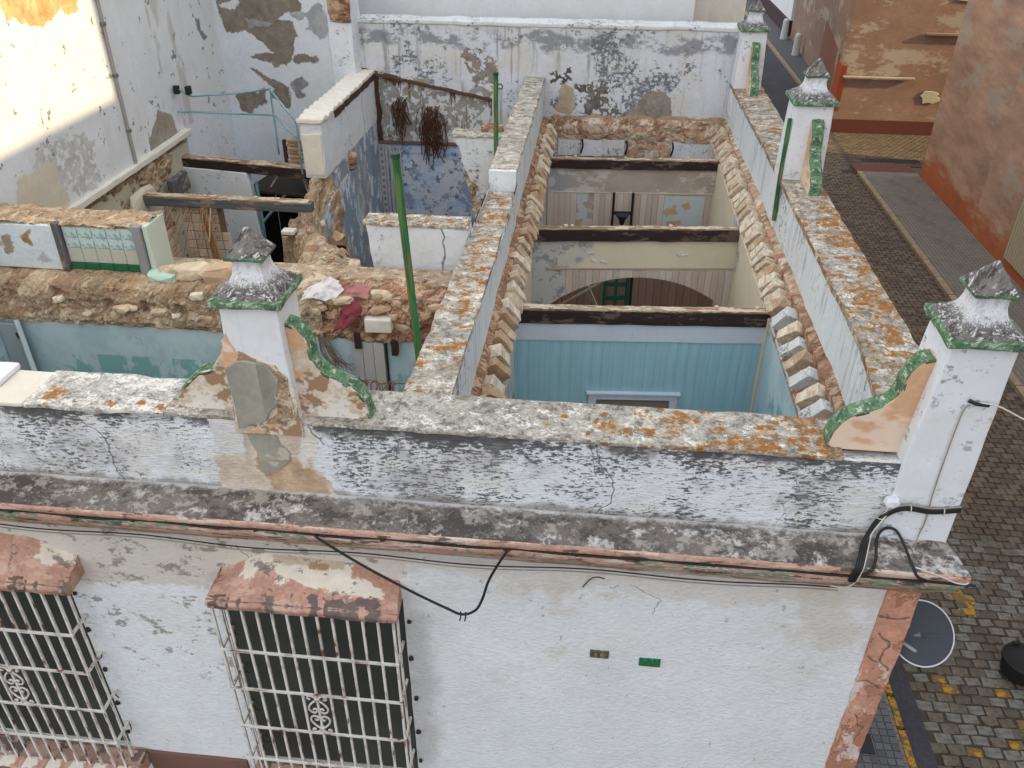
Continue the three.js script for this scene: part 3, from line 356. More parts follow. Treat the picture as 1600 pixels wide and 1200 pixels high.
  M.cob = [[104, 95, 82], [92, 83, 72], [118, 114, 106]].map((c, i) => surf(0.6, 0.6, 150, (u, v, o) => { const q = fb(u * 18, v * 18, 4, 871 + i * 3), k = 0.7 + 0.6 * q; o.set([c[0] * k, c[1] * k, c[2] * k]); o.h = q; }, { bump: 0, rough: 0.8 }));
  const marks = [[[5.05, -4.55], [5.2, -4.55], [5.75, -4.0], [5.62, -3.72], [5.4, -3.74], [5.5, -3.95]]], dots = [[4.85, -2.55], [5.55, -2.5], [4.95, -1.6], [5.7, -2.05], [5.5, -1.7]];
  const near300 = [], far = []; camera.updateMatrixWorld(); camera.updateProjectionMatrix();
  let row = 0; for (let z = 0.5; z > -27.6; z -= 0.148, row++) for (let x = 4.5 + (row % 2) * 0.1; x < 8.5; x += 0.212) {
    const c = { x: x + rr(-0.012, 0.012), z: z + rr(-0.01, 0.01), t: rr(-0.12, 0.12), y: rr(-0.008, 0.008), s: rr(0.9, 1.1), v: Math.floor(R() * 4), m: Math.floor(R() * 3) };
    const p = new THREE.Vector3(c.x, 0, c.z).project(camera); c.d = Math.hypot(c.x, 9.1, c.z - 5);
    c.yel = dots.some((q) => Math.hypot(q[0] - c.x, q[1] - c.z) < 0.13) && R() < 0.8;
    const vis = Math.abs(p.x) < 1.03 && Math.abs(p.y) < 1.03;
    (vis && c.z > -8 ? near300 : far).push(c);
  }
  near300.sort((a, b) => a.d - b.d); far.push(...near300.splice(290));
  const road = scene.getObjectByName('street_road');
  for (const c of near300) { const k = part('cobble', cv[c.v], c.yel ? yel : M.cob[c.m], road); k.position.set(c.x, c.y, c.z); k.rotation.y = c.t; k.scale.set(c.s, 1, c.s); }
  { const s2 = new THREE.Shape(), pts = [[5.0, -4.66], [5.22, -4.62], [5.5, -4.36], [5.76, -4.06], [5.66, -3.74], [5.38, -3.74], [5.5, -3.92], [5.44, -4.08], [5.16, -4.42]]; seed(9); let f = 0; pts.forEach((q, i) => { const e = pts[(i + 1) % pts.length]; for (let k = 0; k < 5; k++) { const x = q[0] + (e[0] - q[0]) * k / 5 + rr(-0.025, 0.025), y = -(q[1] + (e[1] - q[1]) * k / 5 + rr(-0.025, 0.025)); f++ ? s2.lineTo(x, y) : s2.moveTo(x, y); } }); const g = new THREE.ExtrudeGeometry(s2, { depth: 0.012, bevelEnabled: false }); g.rotateX(-Math.PI / 2); { const u = g.attributes.uv, q = g.attributes.position; for (let i = 0; i < u.count; i++) u.setXY(i, q.getX(i) / 0.4, q.getZ(i) / 0.4); } part('yellow_mark', g, yel, road, 'worn yellow painted mark').position.y = 0.016; }
  const im = new THREE.InstancedMesh(cv[0], M.cob[1], far.length), q4 = new THREE.Quaternion(), up = new THREE.Vector3(0, 1, 0);
  far.forEach((c, i) => { mm.compose(new THREE.Vector3(c.x, c.y, c.z), q4.setFromAxisAngle(up, c.t), new THREE.Vector3(c.s, 1, c.s)); im.setMatrixAt(i, mm); const k = 0.8 + 0.2 * c.m; if (c.yel) cc.setRGB(5.5, 3.6, 0.8); else cc.setRGB(k * 1.15, k, k * 0.9); im.setColorAt(i, cc); });
  im.name = 'cobbles'; im.userData.kind = 'stuff'; im.castShadow = im.receiveShadow = true; road.add(im);
  const im2 = new THREE.InstancedMesh(cv[1], M.cob[1], 26 * 60); let k2 = 0;
  for (let i = 0; i < 26; i++) for (let j = 0; j < 60; j++) { mm.makeTranslation(8.75 + j * 0.212 + (i % 2) * 0.1, rr(-0.006, 0.006), -23.95 - i * 0.145); im2.setMatrixAt(k2, mm); const k = rr(0.8, 1.3); im2.setColorAt(k2++, cc.setRGB(k * 1.1, k, k * 0.85)); }
  im2.name = 'cobbles'; im2.userData.kind = 'stuff'; im2.castShadow = im2.receiveShadow = true; scene.getObjectByName('side_street').add(im2);
}

// ---------------------------------------------------------------- neighbouring buildings
{
  const tan = surf(6, 6, 60, (u, v, o) => { const n = fb(u * 0.9, v * 2.2, 5, 901), g = fb(u * 9, v * 16, 4, 902), k = 0.85 + 0.25 * n + (g - 0.5) * 0.16; o.set([148 * k, 120 * k, 102 * k]); o.h = g; o.mix([146, 108, 94], 0.4 * sm(0.5, 0.7, fb(u * 0.8 + 4, v * 1.6, 4, 904))); o.mix([178, 172, 158], 0.7 * sm(0.56, 0.64, fr(u * 0.7 + 9, v * 1.8, 6, 906))); }, { bump: 0 });
  const oranged = surf(6, 6, 60, (u, v, o) => { const n = fb(u * 1.5, v * 1.5, 5, 911), k = 0.9 + 0.2 * n; const a1 = fr(u * 0.7, v * 2.4, 6, 913), k1 = 0.75 + 0.5 * a1; o.set([178 * k, 96 * k, 58 * k]); o.h = n; o.mix([178 * k1, 142 * k1, 118 * k1], sm(0.25, 1.3, v + (a1 - 0.5) * 2.2)); o.mix([196, 164, 138], sm(2.5, 6, fb(u * 0.4, 1, 2, 3) * 8 - 2)*0); o.mix([178, 170, 154], 0.55 * sm(0.57, 0.66, fr(u * 0.6, v * 1.6, 6, 915)) * sm(1, 2, v)); }, { bump: 0 });
  const b = thing('orange_house', 'house with an orange lower wall along the far pavement of the street, its unseen upper walls placed to cast shade', 'house');
  part('lower_wall', block(10.4, 21, 0, 5.9, -22.6, 13, { s: 2, r: 0, a: 0, uv: uZY(0, 0, 6, 6) }), oranged, b, 'orange painted lower wall'); part('wall', block(10.4, 21, 5.9, 13.8, -3.4, 13, { s: 2, r: 0, a: 0, uv: uZY(0, 0, 6, 6) }), tan, b); part('wall', block(10.4, 21, 5.9, 20, -22.6, -3.4, { s: 2, r: 0, a: 0, uv: uZY(0, 0, 6, 6) }), tan, b);  // upper walls are out of view, heights stepped to bound the sun patch
  const sh = part('roller_shutter', block(10.36, 10.42, 0.35, 2.9, -15.7, -13.2, { s: 0.4 }), flat(150, 136, 112, 0.7), b, 'beige corrugated roller shutter');
  const sl = block(10.32, 10.365, 0.4, 2.85, -0.045, 0.045, { s: 0.6, r: 0.015, a: 0.002 }); for (let i = 0; i < 20; i++) { const m = part('slat', sl, flat(186, 170, 140, 0.7), sh); m.position.z = -15.6 + i * 0.125; }
  const t = thing('brown_house', 'weathered brown house with a dark red base facing the side street', 'house');
  const foot = (pts, y0, y1, mat, name, lab) => { const m = mesher(), u = (p) => [(p[0] - p[2] * 0.8) / 6, p[1] / 6]; for (let i = 0; i < pts.length - 1; i++) { const [ax, az] = pts[i], [bx, bz] = pts[i + 1], L = Math.hypot(bx - ax, bz - az), nu = Math.ceil(L / 1.5), nv = 3; m.grid(nu, nv, (a, c) => [ax + (bx - ax) * a / nu, y0 + (y1 - y0) * c / nv, az + (bz - az) * a / nu], u); } m.poly(pts.map(([x, z]) => [x, y1, z]).concat([[pts[pts.length - 1][0], y1, pts[pts.length - 1][1]]]), u); return part(name, m.geo(), mat, t, lab); };
  foot([[10.3, -46], [9.75, -36], [8.75, -29], [8.65, -27.75], [24, -27.75], [24, -46]], 0, 14, tan, 'wall');
  foot([[8.7, -28.8], [8.6, -27.7], [24, -27.7]], 0, 0.5, flat(98, 50, 42, 0.9), 'base_band', 'dark red painted base');
  foot([[9.66, -36], [8.68, -28.6]], 0, 0.75, flat(158, 136, 116, 0.9), 'plinth', 'beige plinth');
  foot([[9.72, -36], [9.2, -32.2], [8.71, -28.7]], 0.75, 2.6, flat(138, 84, 68, 0.9), 'brick_red_panel'); foot([[8.66, -28.7], [8.61, -27.73], [8.8, -27.7]], 0.8, 2.4, flat(164, 78, 44, 0.9), 'corner_panel', 'orange painted corner');
  part('ledge', block(8.7, 11.2, 2.0, 2.06, -27.7, -27.58, { s: 0.3, a: 0.01 }), flat(170, 160, 148, 0.9), t);
  part('ledge', block(11.2, 21, 3.5, 3.58, -27.72, -27.6, { s: 0.5, a: 0.012 }), flat(140, 124, 108, 0.9), t);
  const pe = surf(2, 2, 100, lime({ s: 921, base: [190, 184, 168], mold: 0.3, beige: 0.6 }), { bump: 0 }); seed(31);
  for (const [x, y, w, h] of [[13.3, 1.5, 1.5, 1.0], [11.9, 1.35, 0.8, 0.5], [13.7, 4.1, 0.9, 1.5], [15.6, 1.2, 0.4, 0.5], [12.7, 4.7, 2.2, 0.25], [15.8, 4.4, 0.7, 1.0]]) { const sp = new THREE.Shape(), N = 18; for (let i = 0; i < N; i++) { const a = i / N * 6.283, k = rr(0.5, 1.05); sp[i ? 'lineTo' : 'moveTo'](x + Math.cos(a) * w / 2 * k, y + Math.sin(a) * h / 2 * k); } const g = new THREE.ExtrudeGeometry(sp, { depth: 0.03, bevelSize: 0.01, bevelThickness: 0.01, bevelSegments: 1 }); g.translate(0, 0, -27.74); part('peeling_plaster', g, pe, t, 'pale peeling plaster patch'); }
  const w = thing('white_house', 'far white house with a dark base and white bollards along the street', 'house');
  part('wall', block(10.2, 22, 0.9, 12, -70, -46.2, { s: 3, a: 0.004, uv: uZY(0, 0, 6, 4) }), M.whiteFar, w); part('base', block(10.1, 22, 0, 0.9, -70, -46.1, { s: 3, a: 0.004 }), flat(60, 40, 38, 0.9), w);
  const bo = thing('bollard', 'nearer of the two white bollards by the far pavement', 'bollard', [9.7, 0.12, -41], 0, 'white bollards'); part('post', new THREE.CylinderGeometry(0.16, 0.2, 0.9, 12).translate(0, 0.45, 0), flat(200, 200, 200), bo); part('top', new THREE.SphereGeometry(0.16, 12, 8).translate(0, 0.9, 0), flat(200, 200, 200), bo);
  const b2 = bo.clone(); b2.name = numbered('bollard'); b2.position.set(9.8, 0.12, -45.2); b2.userData = { ...bo.userData, label: 'farther of the two white bollards by the far pavement' }; scene.add(b2);
  const nb = thing('neighbour_house', 'smooth white neighbouring house behind the ruined house', 'house');
  part('wall', block(-7.6, 1.68, 0, 9.4, -22, -12.5, { s: 2, a: 0.004, uv: uXY(0, 0, 6, 4) }), M.whiteFar, nb);
  part('side_wall', block(1.68, 2.7, 0, 9.2, -40, -13.0, { s: 2, a: 0.004, uv: uXY(0, 0, 2, 2) }), M.limeCream, nb, 'cream side wall');
}

// ---------------------------------------------------------------- front of the ruined house
const house = [];
{
  const t = thing('front_wall', 'whitewashed street front of the ruined house with stained parapet and salmon cornice', 'wall');
  const o = (x0, x1, y0, y1) => block(x0, x1, y0, y1, -0.42, 0, { s: 0.14, r: 0, a: 0.006, f: 2.5, sd: 3, uv: uXY(XL + 2.1, 0, 8.3, 4.3) });
  part('facade', mergeGeometries([o(XL, -6.24, 0, 4.22), o(-6.24, -4.57, 3.56, 4.22), o(-6.24, -4.57, 0, 0.95), o(-4.57, -3.13, 0, 4.22), o(-3.13, -1.45, 3.56, 4.22), o(-3.13, -1.45, 0, 0.95), o(-1.45, 2.74, 0, 4.22)]), M.facade, t);
  part('parapet', block(XL, 2.34, 4.2, 5.375, -0.43, 0.0, { s: 0.05, r: 0.018, a: 0.008, f: 4, sd: 4, uv: uXY(-5.5, 4.6, 8, 0.8) }), M.parapet, t);
  part('coping', block(-3.2, 1.9, 5.372, 5.412, -0.48, 0.012, { s: 0.05, r: 0.014, a: 0.012, f: 6, sd: 5, uv: uXZ(-3.3, -0.5, 5.4, 0.52) }), M.copFront, t, 'lichen covered coping');
  const l = part('coping', block(-4.35, -3.2, 5.372, 5.412, -0.48, 0.012, { s: 0.05, r: 0.014, a: 0.016, f: 6, sd: 6, uv: uXZ(XL, -0.5, 4.6, 0.52) }), M.copLeft, t, 'pale cracked coping');
  part('coping', block(XL, -4.35, 5.36, 5.4, -0.48, 0.012, { s: 0.05, r: 0.014, a: 0.02, f: 5, sd: 7, uv: uXZ(XL, -0.5, 2, 2) }), M.limeCream, t, 'cream cracked coping');
  part('coping_slab', block(-5.4, -4.66, 5.4, 5.45, -0.5, -0.2, { s: 0.07, r: 0.02, a: 0.012, sd: 8, uv: uXZ(0, 0, 6, 4) }), M.whiteFar, t, 'loose white slab on the coping');
  // cornice: ledge and mouldings swept along the street
  const sweep = (prof, w, h, m, name, sd, amp) => { const g = mesher(), N = 210, L = [0]; for (let i = 1; i < prof.length; i++) L.push(L[i - 1] + Math.hypot(prof[i][0] - prof[i - 1][0], prof[i][1] - prof[i - 1][1])); g.grid(N, prof.length - 1, (i, j) => { const [z, y] = prof[prof.length - 1 - j], xe = 2.79 + 0.36 * z, x = XL + (xe - XL) * i / N; const k = (s) => (f3(x * 6, y * 6, z * 6 + sd, 3, sd + s) - 0.5) * 2 * amp; return [x, y + k(0), z + k(30)]; }, (p, i, j) => [(p[0] + 5.5) / w, (L[prof.length - 1 - j]) / h]); const cap = prof.map(([z, y]) => [2.79 + 0.36 * z, y, z]); cap.push([2.79, prof[prof.length - 1][1], -0.1], [2.79, prof[0][1], -0.1]); g.poly(cap.reverse(), () => [0.5, 0.5]); return part(name, g.geo(), m, t); };
  sweep([[-0.02, 4.70], [0.04, 4.685], [0.1, 4.675], [0.16, 4.66], [0.22, 4.645], [0.27, 4.632], [0.302, 4.62]].map((p) => p), 8.6, 0.34, M.ledge, 'cornice_ledge', 11, 0.009);
  sweep([[0.302, 4.622], [0.312, 4.605], [0.312, 4.56], [0.275, 4.545], [0.27, 4.525], [0.285, 4.505], [0.28, 4.455], [0.245, 4.43], [0.22, 4.37], [0.16, 4.3], [0.1, 4.25], [0.07, 4.2], [0.03, 4.15], [-0.01, 4.13]], 8.6, 0.75, M.fascia, 'cornice_moulding', 12, 0.006);
  const cs = part('corner_strip', block(2.5, 2.765, 0, 4.2, -0.3, 0.022, { s: 0.04, r: 0.016, a: 0.012, f: 7, sd: 13, uv: uXY(2.2, 0, 0.6, 4.3) }), M.salmon, t, 'flaking salmon corner strip');
  part('skirting', block(-4.4, -3.3, 0, 0.92, -0.1, 0.03, { s: 0.1, a: 0.006, sd: 14 }), flat(116, 84, 72, 0.9), t, 'brown painted skirting between the windows'); 
  // cement repair and bare render, each a thin skin
  const skin = (pts, d, m, name, lab, z = 0.0, par = t) => { const s = new THREE.Shape(); pts.forEach(([x, y], i) => { const q = [x + 0, y]; i ? s.lineTo(...q) : s.moveTo(...q); }); const g = new THREE.ExtrudeGeometry(s, { depth: d, bevelSize: 0.008, bevelThickness: 0.006, bevelSegments: 2 }); g.translate(0, 0, z); return part(name, g, m, par, lab); };
  const rag = (pts, a, n, sd) => { seed(sd); const o2 = []; for (let i = 0; i < pts.length; i++) { const p = pts[i], q = pts[(i + 1) % pts.length]; for (let k = 0; k < n; k++) o2.push([p[0] + (q[0] - p[0]) * k / n + rr(-a, a), p[1] + (q[1] - p[1]) * k / n + rr(-a, a)]); } return o2; };
  skin(rag([[-2.57, 5.36], [-2.49, 5.0], [-2.46, 4.84], [-2.26, 5.02], [-2.24, 5.1], [-2.36, 5.28], [-2.42, 5.38]], 0.012, 4, 15), 0.006, M.render, 'cement_patch', 'grey cement repair under the pillar', -0.002);
  house.push({ skin, rag });
}

// pillars of the parapet
function pillar(label, x, z, { w = 0.42, d = 0.42, base = 0.47, y0 = 5.3, group = 'white pillars with mossy caps on the parapet', skew = 0 } = {}) {
  const t = thing('parapet_pillar', label, 'pillar', [x, 0, z], 0, group), hw = w / 2, hd = d / 2, sd = Math.round((x + z) * 100 + 900);
  part('shaft', block(-hw, hw, y0, 6.375, -hd, hd, { s: 0.06, r: 0.016, a: 0.005, f: 6, sd, uv: uXY(x * 3, 5.0, 1.4, 1.4), shape: (p) => { const k = cl((6.36 - p[1]) / 0.95); return [p[0] * (1 + (base / w - 1) * k) + (skew * k), p[1], p[2]]; } }), M.limeClean, t);
  part('green_edge', block(-hw - 0.05, hw + 0.05, 6.37, 6.43, -hd - 0.05, hd + 0.05, { s: 0.05, r: 0.018, a: 0.01, f: 9, sd: sd + 1, uv: (a, b, c, ax) => [(a + c) * 1.2, b * 2] }), M.green, t, 'moss green edge of the cap');
  const ring = (prof, name, m, sd2, vs) => { const g = mesher(), N = 10; for (let f = 0; f < 4; f++) g.grid(N, prof.length - 1, (i, j) => { const [r0, y] = prof[j], s = -1 + 2 * i / N, r = r0 * (1 - 0.06 * Math.pow(Math.abs(s), 8)); const q = [[s, 1], [1, -s], [-s, -1], [-1, s]][f]; let px = q[0] * r * (hw / 0.21), pz = q[1] * r * (hd / 0.21), py = y; const k = (e) => (f3(px * 9 + x, py * 9, pz * 9 + z, 3, sd2 + e) - 0.5) * 0.01; return [px + k(0), py + k(20), pz + k(40)]; }, (p, i, j) => [(i / N + f) * 0.4, (j / (prof.length - 1)) * vs]); return part(name, g.geo(), m, t); };
  ring([[0.24, 6.42], [0.235, 6.44], [0.205, 6.468], [0.17, 6.492], [0.14, 6.52], [0.12, 6.555], [0.108, 6.6], [0.106, 6.64], [0.115, 6.68]], 'cap_roof', M.roofcap, sd + 3, 0.95);
  const fin = part('finial', block(-0.142, 0.142, 6.676, 6.7, -0.142, 0.142, { s: 0.05, r: 0.01, a: 0.008, f: 9, sd: sd + 5, uv: (a, b, c) => [a + c, b] }), M.green, t, 'small green edged finial slab');
  const g = mesher(), prof = [[0.138, 6.698], [0.115, 6.727], [0.088, 6.762], [0.06, 6.802], [0.03, 6.848], [0.006, 6.885]]; for (let f = 0; f < 4; f++) g.grid(6, 5, (i, j) => { const [r, y] = prof[j], s = -1 + i / 3, q = [[s, 1], [1, -s], [-s, -1], [-1, s]][f]; const k = (e) => (f3(q[0] * r * 14 + x, y * 14, q[1] * r * 14 + z, 2, sd + 60 + e) - 0.5) * 0.012; return [q[0] * r + k(0), y + k(9), q[1] * r + k(19)]; }, (p, i, j) => [p[0] * 0.6 + p[2] * 0.6 + f * 0.21, 0.02 + j * 0.045]); part('tip', g.geo(), M.roofcap, fin);
  return t;
}
const WING = [[0, 0.8], [0.07, 0.77], [0.12, 0.69], [0.15, 0.6], [0.155, 0.52], [0.18, 0.45], [0.25, 0.38], [0.34, 0.335], [0.43, 0.29], [0.49, 0.23], [0.53, 0.15], [0.55, 0.05], [0.55, 0]];
function wing(t, { pts = WING, x, y = 5.4, z, sx = 1, turn = 0, d = 0.13, mat = M.wing, trim = [0, 99], lab, sd = 1 }) {
  const g = new THREE.Group(); // a part made of one panel with its trim as sub-part
  const s = new THREE.Shape(); s.moveTo(-0.06, 0); [...pts].reverse().forEach((p) => s.lineTo(p[0], p[1])); s.lineTo(-0.06, pts[0][1]); s.lineTo(-0.06, 0);
  const geo = new THREE.ExtrudeGeometry(s, { depth: d, bevelSize: 0.006, bevelThickness: 0.006, bevelSegments: 2, curveSegments: 4 }); geo.translate(0, 0, -d / 2); if (sx < 0) { geo.scale(-1, 1, 1); geo.index || (() => { const p = geo.attributes.position; for (const k of ['position', 'normal', 'uv']) { const a = geo.attributes[k], n = a.itemSize, A = a.array; for (let i = 0; i < p.count; i += 3) for (let c = 0; c < n; c++) { const q = A[(i + 1) * n + c]; A[(i + 1) * n + c] = A[(i + 2) * n + c]; A[(i + 2) * n + c] = q; } } })(); geo.computeVertexNormals(); }
  geo.rotateY(turn); geo.translate(x, y, z); const p = part('scroll_wing', geo, mat, t, lab);
  const P = pts.slice(trim[0], trim[1]), m = mesher(), th = 0.024, hd = d / 2 + 0.006, N = (P.length - 1) * 4, at = (q) => { const i = Math.min(P.length - 2, Math.floor(q)), f = q - i; return [P[i][0] + (P[i + 1][0] - P[i][0]) * f, P[i][1] + (P[i + 1][1] - P[i][1]) * f]; };
  const nrm = (q) => { const a = at(Math.max(0, q - 0.4)), b = at(Math.min(P.length - 1.001, q + 0.4)), l = Math.hypot(b[0] - a[0], b[1] - a[1]); return [-(b[1] - a[1]) / l, (b[0] - a[0]) / l]; };
  const sec = [[-th * 0.6, -hd], [th * 0.25, -hd], [th * 0.55, -hd * 0.8], [th * 0.6, 0], [th * 0.55, hd * 0.8], [th * 0.25, hd], [-th * 0.6, hd], [-th * 0.6, -hd]], c = Math.cos(turn), sn = Math.sin(turn);
  const pos = (i, j) => { const q = i / 4 * 0.9999, a = at(q), n = nrm(q), e = sec[j]; let X = (a[0] + n[0] * e[0]) * sx, Y = a[1] + n[1] * e[0], Z = e[1]; const k = (s2) => (f3(X * 9 + sd, Y * 9, Z * 9, 3, 970 + s2) - 0.5) * 0.024; X += k(0); Y += k(20); Z += k(40) * 0.4; return [x + X * c + Z * sn, y + Y, z - X * sn + Z * c]; };
  m.grid(N, sec.length - 1, sx > 0 ? (i, j) => pos(i, j) : (i, j) => pos(N - i, j), (q, i, j) => [i * 0.05, j * 0.06]); m.poly(sec.slice(0, 7).map((_, j) => pos(N, j)), () => [0.3, 0.3]); m.poly(sec.slice(0, 7).map((_, j) => pos(0, j)).reverse(), () => [0.6, 0.3]);
  part('green_trim', m.geo(), M.green, p, 'green glazed trim');
  return p;
}
{
  const { skin, rag } = house[0];
  const a = pillar('cement patched pillar standing mid way along the front parapet', -2.365, -0.195, { w: 0.42, d: 0.42, base: 0.48 });
  wing(a, { x: 0.22, z: 0.05, lab: 'right scroll wing with bare render' });
  wing(a, { pts: [[0, 0.72], [0.05, 0.62], [0.1, 0.5], [0.15, 0.42], [0.18, 0.37], [0.3, 0.33], [0.38, 0.26], [0.44, 0.2], [0.5, 0.1], [0.52, 0.02]], trim: [4, 9], x: -0.22, z: 0.05, sx: -1, lab: 'broken left scroll wing', sd: 9 });
  skin(rag([[-0.262, -0.1], [0.262, -0.1], [0.255, 0.02], [0.235, 0.3], [0.12, 0.52], [-0.1, 0.6], [-0.2, 0.62]].map(([x, y]) => [x, y + 5.385]), 0.012, 3, 27), 0.003, M.wing, 'bare_render', 'beige bare render', 0.208, a);
  const sk = skin(rag([[-0.22, 0.5], [-0.1, 0.56], [0.08, 0.55], [0.16, 0.42], [0.13, 0.28], [0.11, 0.2], [0.02, 0.06], [-0.1, 0.0], [-0.2, -0.03]].map(([x, y]) => [x - 0.02, y + 5.37]), 0.01, 3, 17), 0.012, M.render, 'cement_patch', 'grey cement repair', 0.222, a);
  skin(rag([[0.1, 0.5], [0.2, 0.42], [0.225, 0.1], [0.12, 0.02], [0.0, 0.0], [0.1, 0.12]].map(([x, y]) => [x, y + 5.38]), 0.012, 3, 18), 0.005, M.rubble, 'bare_render', 'brown bare masonry', 0.218, a);
  skin(rag([[-0.24, 0.46], [-0.14, 0.6], [-0.2, 0.78], [-0.23, 0.7]].map(([x, y]) => [x, y + 5.36]), 0.01, 3, 19), 0.004, M.peach, 'bare_render', 'orange bare render', 0.212, a);
  const b = pillar('tall white pillar at the street corner of the front parapet', 2.585, -0.2, { w: 0.42, d: 0.44, base: 0.5, y0: 4.66, skew: -0.035 });
  wing(b, { pts: WING.map(([x, y]) => [x, y * 0.98]), x: -0.23, z: 0.02, sx: -1, mat: M.peach, lab: 'peach scroll wing', sd: 3, d: 0.14 });
  const c = pillar('white pillar half way along the street side parapet with the green pipe beside it', 2.665, -6.2, { w: 0.46, d: 0.5, base: 0.52, y0: 4.75 });
  wing(c, { x: 0.06, z: 0.26, turn: -Math.PI / 2, d: 0.13, mat: M.peach, sd: 5, lab: 'peach scroll wing seen edge on' });
  const e = pillar('farthest white pillar, by the stained rear wall', 2.6, -11.05, { w: 0.42, d: 0.44, base: 0.48, y0: 4.9 });
  wing(e, { x: 0.04, z: 0.23, turn: -Math.PI / 2, d: 0.12, mat: M.peach, sd: 7, lab: 'peach scroll wing seen edge on' });
}

// windows: hood, cage of bars, dark screen, sill
function makeWindow(dxH, dxG, ox0, ox1, labs) {
  const t = thing('barred_window', labs[0], 'window', [0, 0, 0], 0, 'barred windows of the street front');
  part('dark_screen', block(ox0, ox1, 0.95, 3.57, -0.09, -0.05, { s: 0.06, r: 0, a: 0.018, f: 1.6, uv: uXY(ox0, 0.9, 1.7, 2.7) }), M.black, t, 'dark screen behind the bars');
  const xr = -1.48 + dxG, xl = -3.08 + dxG, zf = 0.25, rows = [3.005, 2.475, 1.905, 1.385], n = 13, sp = (xr - xl) / (n - 1);
  seed(51);
  for (let i = 0; i < n; i++) { const x = xl + i * sp; part('bar', block(x - 0.0115, x + 0.0115, 0.96, 3.6, zf - 0.0115, zf + 0.0115, { s: 0.3, r: 0.003, a: 0.002, f: 2, sd: 50 + i, uv: uXY(i * 0.7, 0, 0.3, 2.8) }), M.white, t); }
  for (const x of [xl, xr]) part('bar', block(x - 0.011, x + 0.011, 0.96, 3.6, 0.11, 0.132, { s: 0.3, r: 0.003, a: 0.002, uv: uXY(x, 0, 0.3, 2.8) }), M.white, t);
  for (const y of rows) { part('cross_bar', block(xl - 0.02, xr + 0.02, y - 0.017, y + 0.017, zf + 0.004, zf + 0.02, { s: 0.2, r: 0.004, a: 0.002, uv: (a, b, c, ax) => [b * 3, a * 0.4] }), M.white, t); for (const x of [xl, xr]) part('side_bar', block(x - 0.012, x + 0.012, y - 0.015, y + 0.015, 0, zf + 0.002, { s: 0.1, r: 0.004, a: 0.002, uv: (a, b, c, ax) => [b * 3, c] }), M.white, t); }
  // wrought scroll between the second and third cross bars
  const cx = xl + 6 * sp, y0 = rows[2], y1 = rows[1], h = y1 - y0, sc = [];
  const S = (sx, sy) => { const yc = (y0 + y1) / 2, q = (px, py) => [cx + px * sx, yc + py * sy, zf + 0.012], a = []; a.push(q(0.012, h * 0.36), q(0.05, h * 0.3), q(0.085, h * 0.2), q(0.09, h * 0.12), q(0.07, h * 0.06), q(0.04, h * 0.045), q(0.017, h * 0.085), q(0.02, h * 0.135), q(0.04, h * 0.15), q(0.05, h * 0.12)); sc.push(tube(a, 0.0105, { seg: 40, rad: 6 })); sc.push(tube([q(0.012, h * 0.37), q(0.02, h * 0.43), q(0.055, h * 0.475), q(0.085, h * 0.45), q(0.088, h * 0.4), q(0.07, h * 0.385), q(0.062, h * 0.41)], 0.0105, { seg: 28, rad: 6 })); };
  for (const a of [-1, 1]) for (const b of [-1, 1]) S(a, b);
  for (const k of [-1, 1]) sc.push(block(cx - 0.024, cx + 0.024, (y0 + y1) / 2 + k * h * 0.37 - 0.02, (y0 + y1) / 2 + k * h * 0.37 + 0.02, zf - 0.012, zf + 0.026, { s: 0.05, r: 0.006, a: 0 }));
  part('scroll_ornament', mergeGeometries(sc.map((g) => g.index ? g.toNonIndexed() : g)), M.white, t, 'wrought scroll ornament');
  const si = part('sill', block(xl - 0.1, xr + 0.1, 0.7, 0.95, -0.02, zf + 0.12, { s: 0.07, r: 0.02, a: 0.01, sd: 54, uv: uXZ(0, 0, 1.8, 0.8) }), M.hood, t, 'brick edged salmon sill');
  const bk = block(-0.115, 0.115, 0.90, 0.962, zf - 0.02, zf + 0.125, { s: 0.07, r: 0.012, a: 0.006, uv: uXZ(0.3, 0, 1.8, 0.8) }); for (let i = 0; i < 7; i++) { const b = part('brick', bk, M.hood, si); b.position.x = xl - 0.02 + 0.13 + i * 0.25; b.rotation.y = rr(-0.02, 0.02); b.position.y = rr(-0.004, 0.004); }
  // hood
  const x0 = -3.08 + dxH, x1 = -1.42 + dxH, g = mesher(), N = 40, yb = (f) => f < 0.28 ? 3.79 + 0.2 * sm(0, 0.28, f) : f < 0.72 ? 3.98 - 0.03 * (f - 0.28) : 3.79 + 0.18 * sm(1, 0.72, f);
  const P = (f) => { const a = 0.03 * (1 - f) + 0, b = 0.0; return [[-0.01, yb(f), a, b], [0.08, yb(f) - 0.06, a * 0.8, 0], [0.18, yb(f) * 0.45 + 3.7 * 0.55, a * 0.4, 0], [0.3, 3.69, 0, 0], [0.325, 3.675, 0, 0], [0.33, 3.64, 0, 0], [0.305, 3.625, 0, 0], [0.31, 3.59, 0, 0], [0.28, 3.57, 0, 0], [-0.01, 3.55, 0, 0]]; };
  const pos = (i, j) => { const f = i / N, p = P(f)[9 - j], e = (0.34 - p[0]) * 0.12, x = x0 + e + (x1 - x0 - 2 * e) * f, k = (s) => (f3(x * 7, p[1] * 7, p[0] * 7, 3, 57 + s) - 0.5) * 0.024; return [x + k(0), p[1] + k(20), p[0] + k(40) * (p[0] > 0.02 ? 1 : 0)]; };
  g.grid(N, 9, pos, (p, i, j) => [(i / N * 1.66 + dxH) / 1.8, (9 - j < 4 ? [0.55, 0.42, 0.25, 0.03][9 - j] : 0.02 + (9 - j) * 0.01) / 0.8]);
  const e0 = [], e1 = []; for (let j = 0; j <= 9; j++) { e0.push(pos(0, j)); e1.push(pos(N, j)); } g.poly(e0.reverse(), (p) => [p[2], p[1] * 0.6]); g.poly(e1, (p) => [p[2], p[1] * 0.6]);
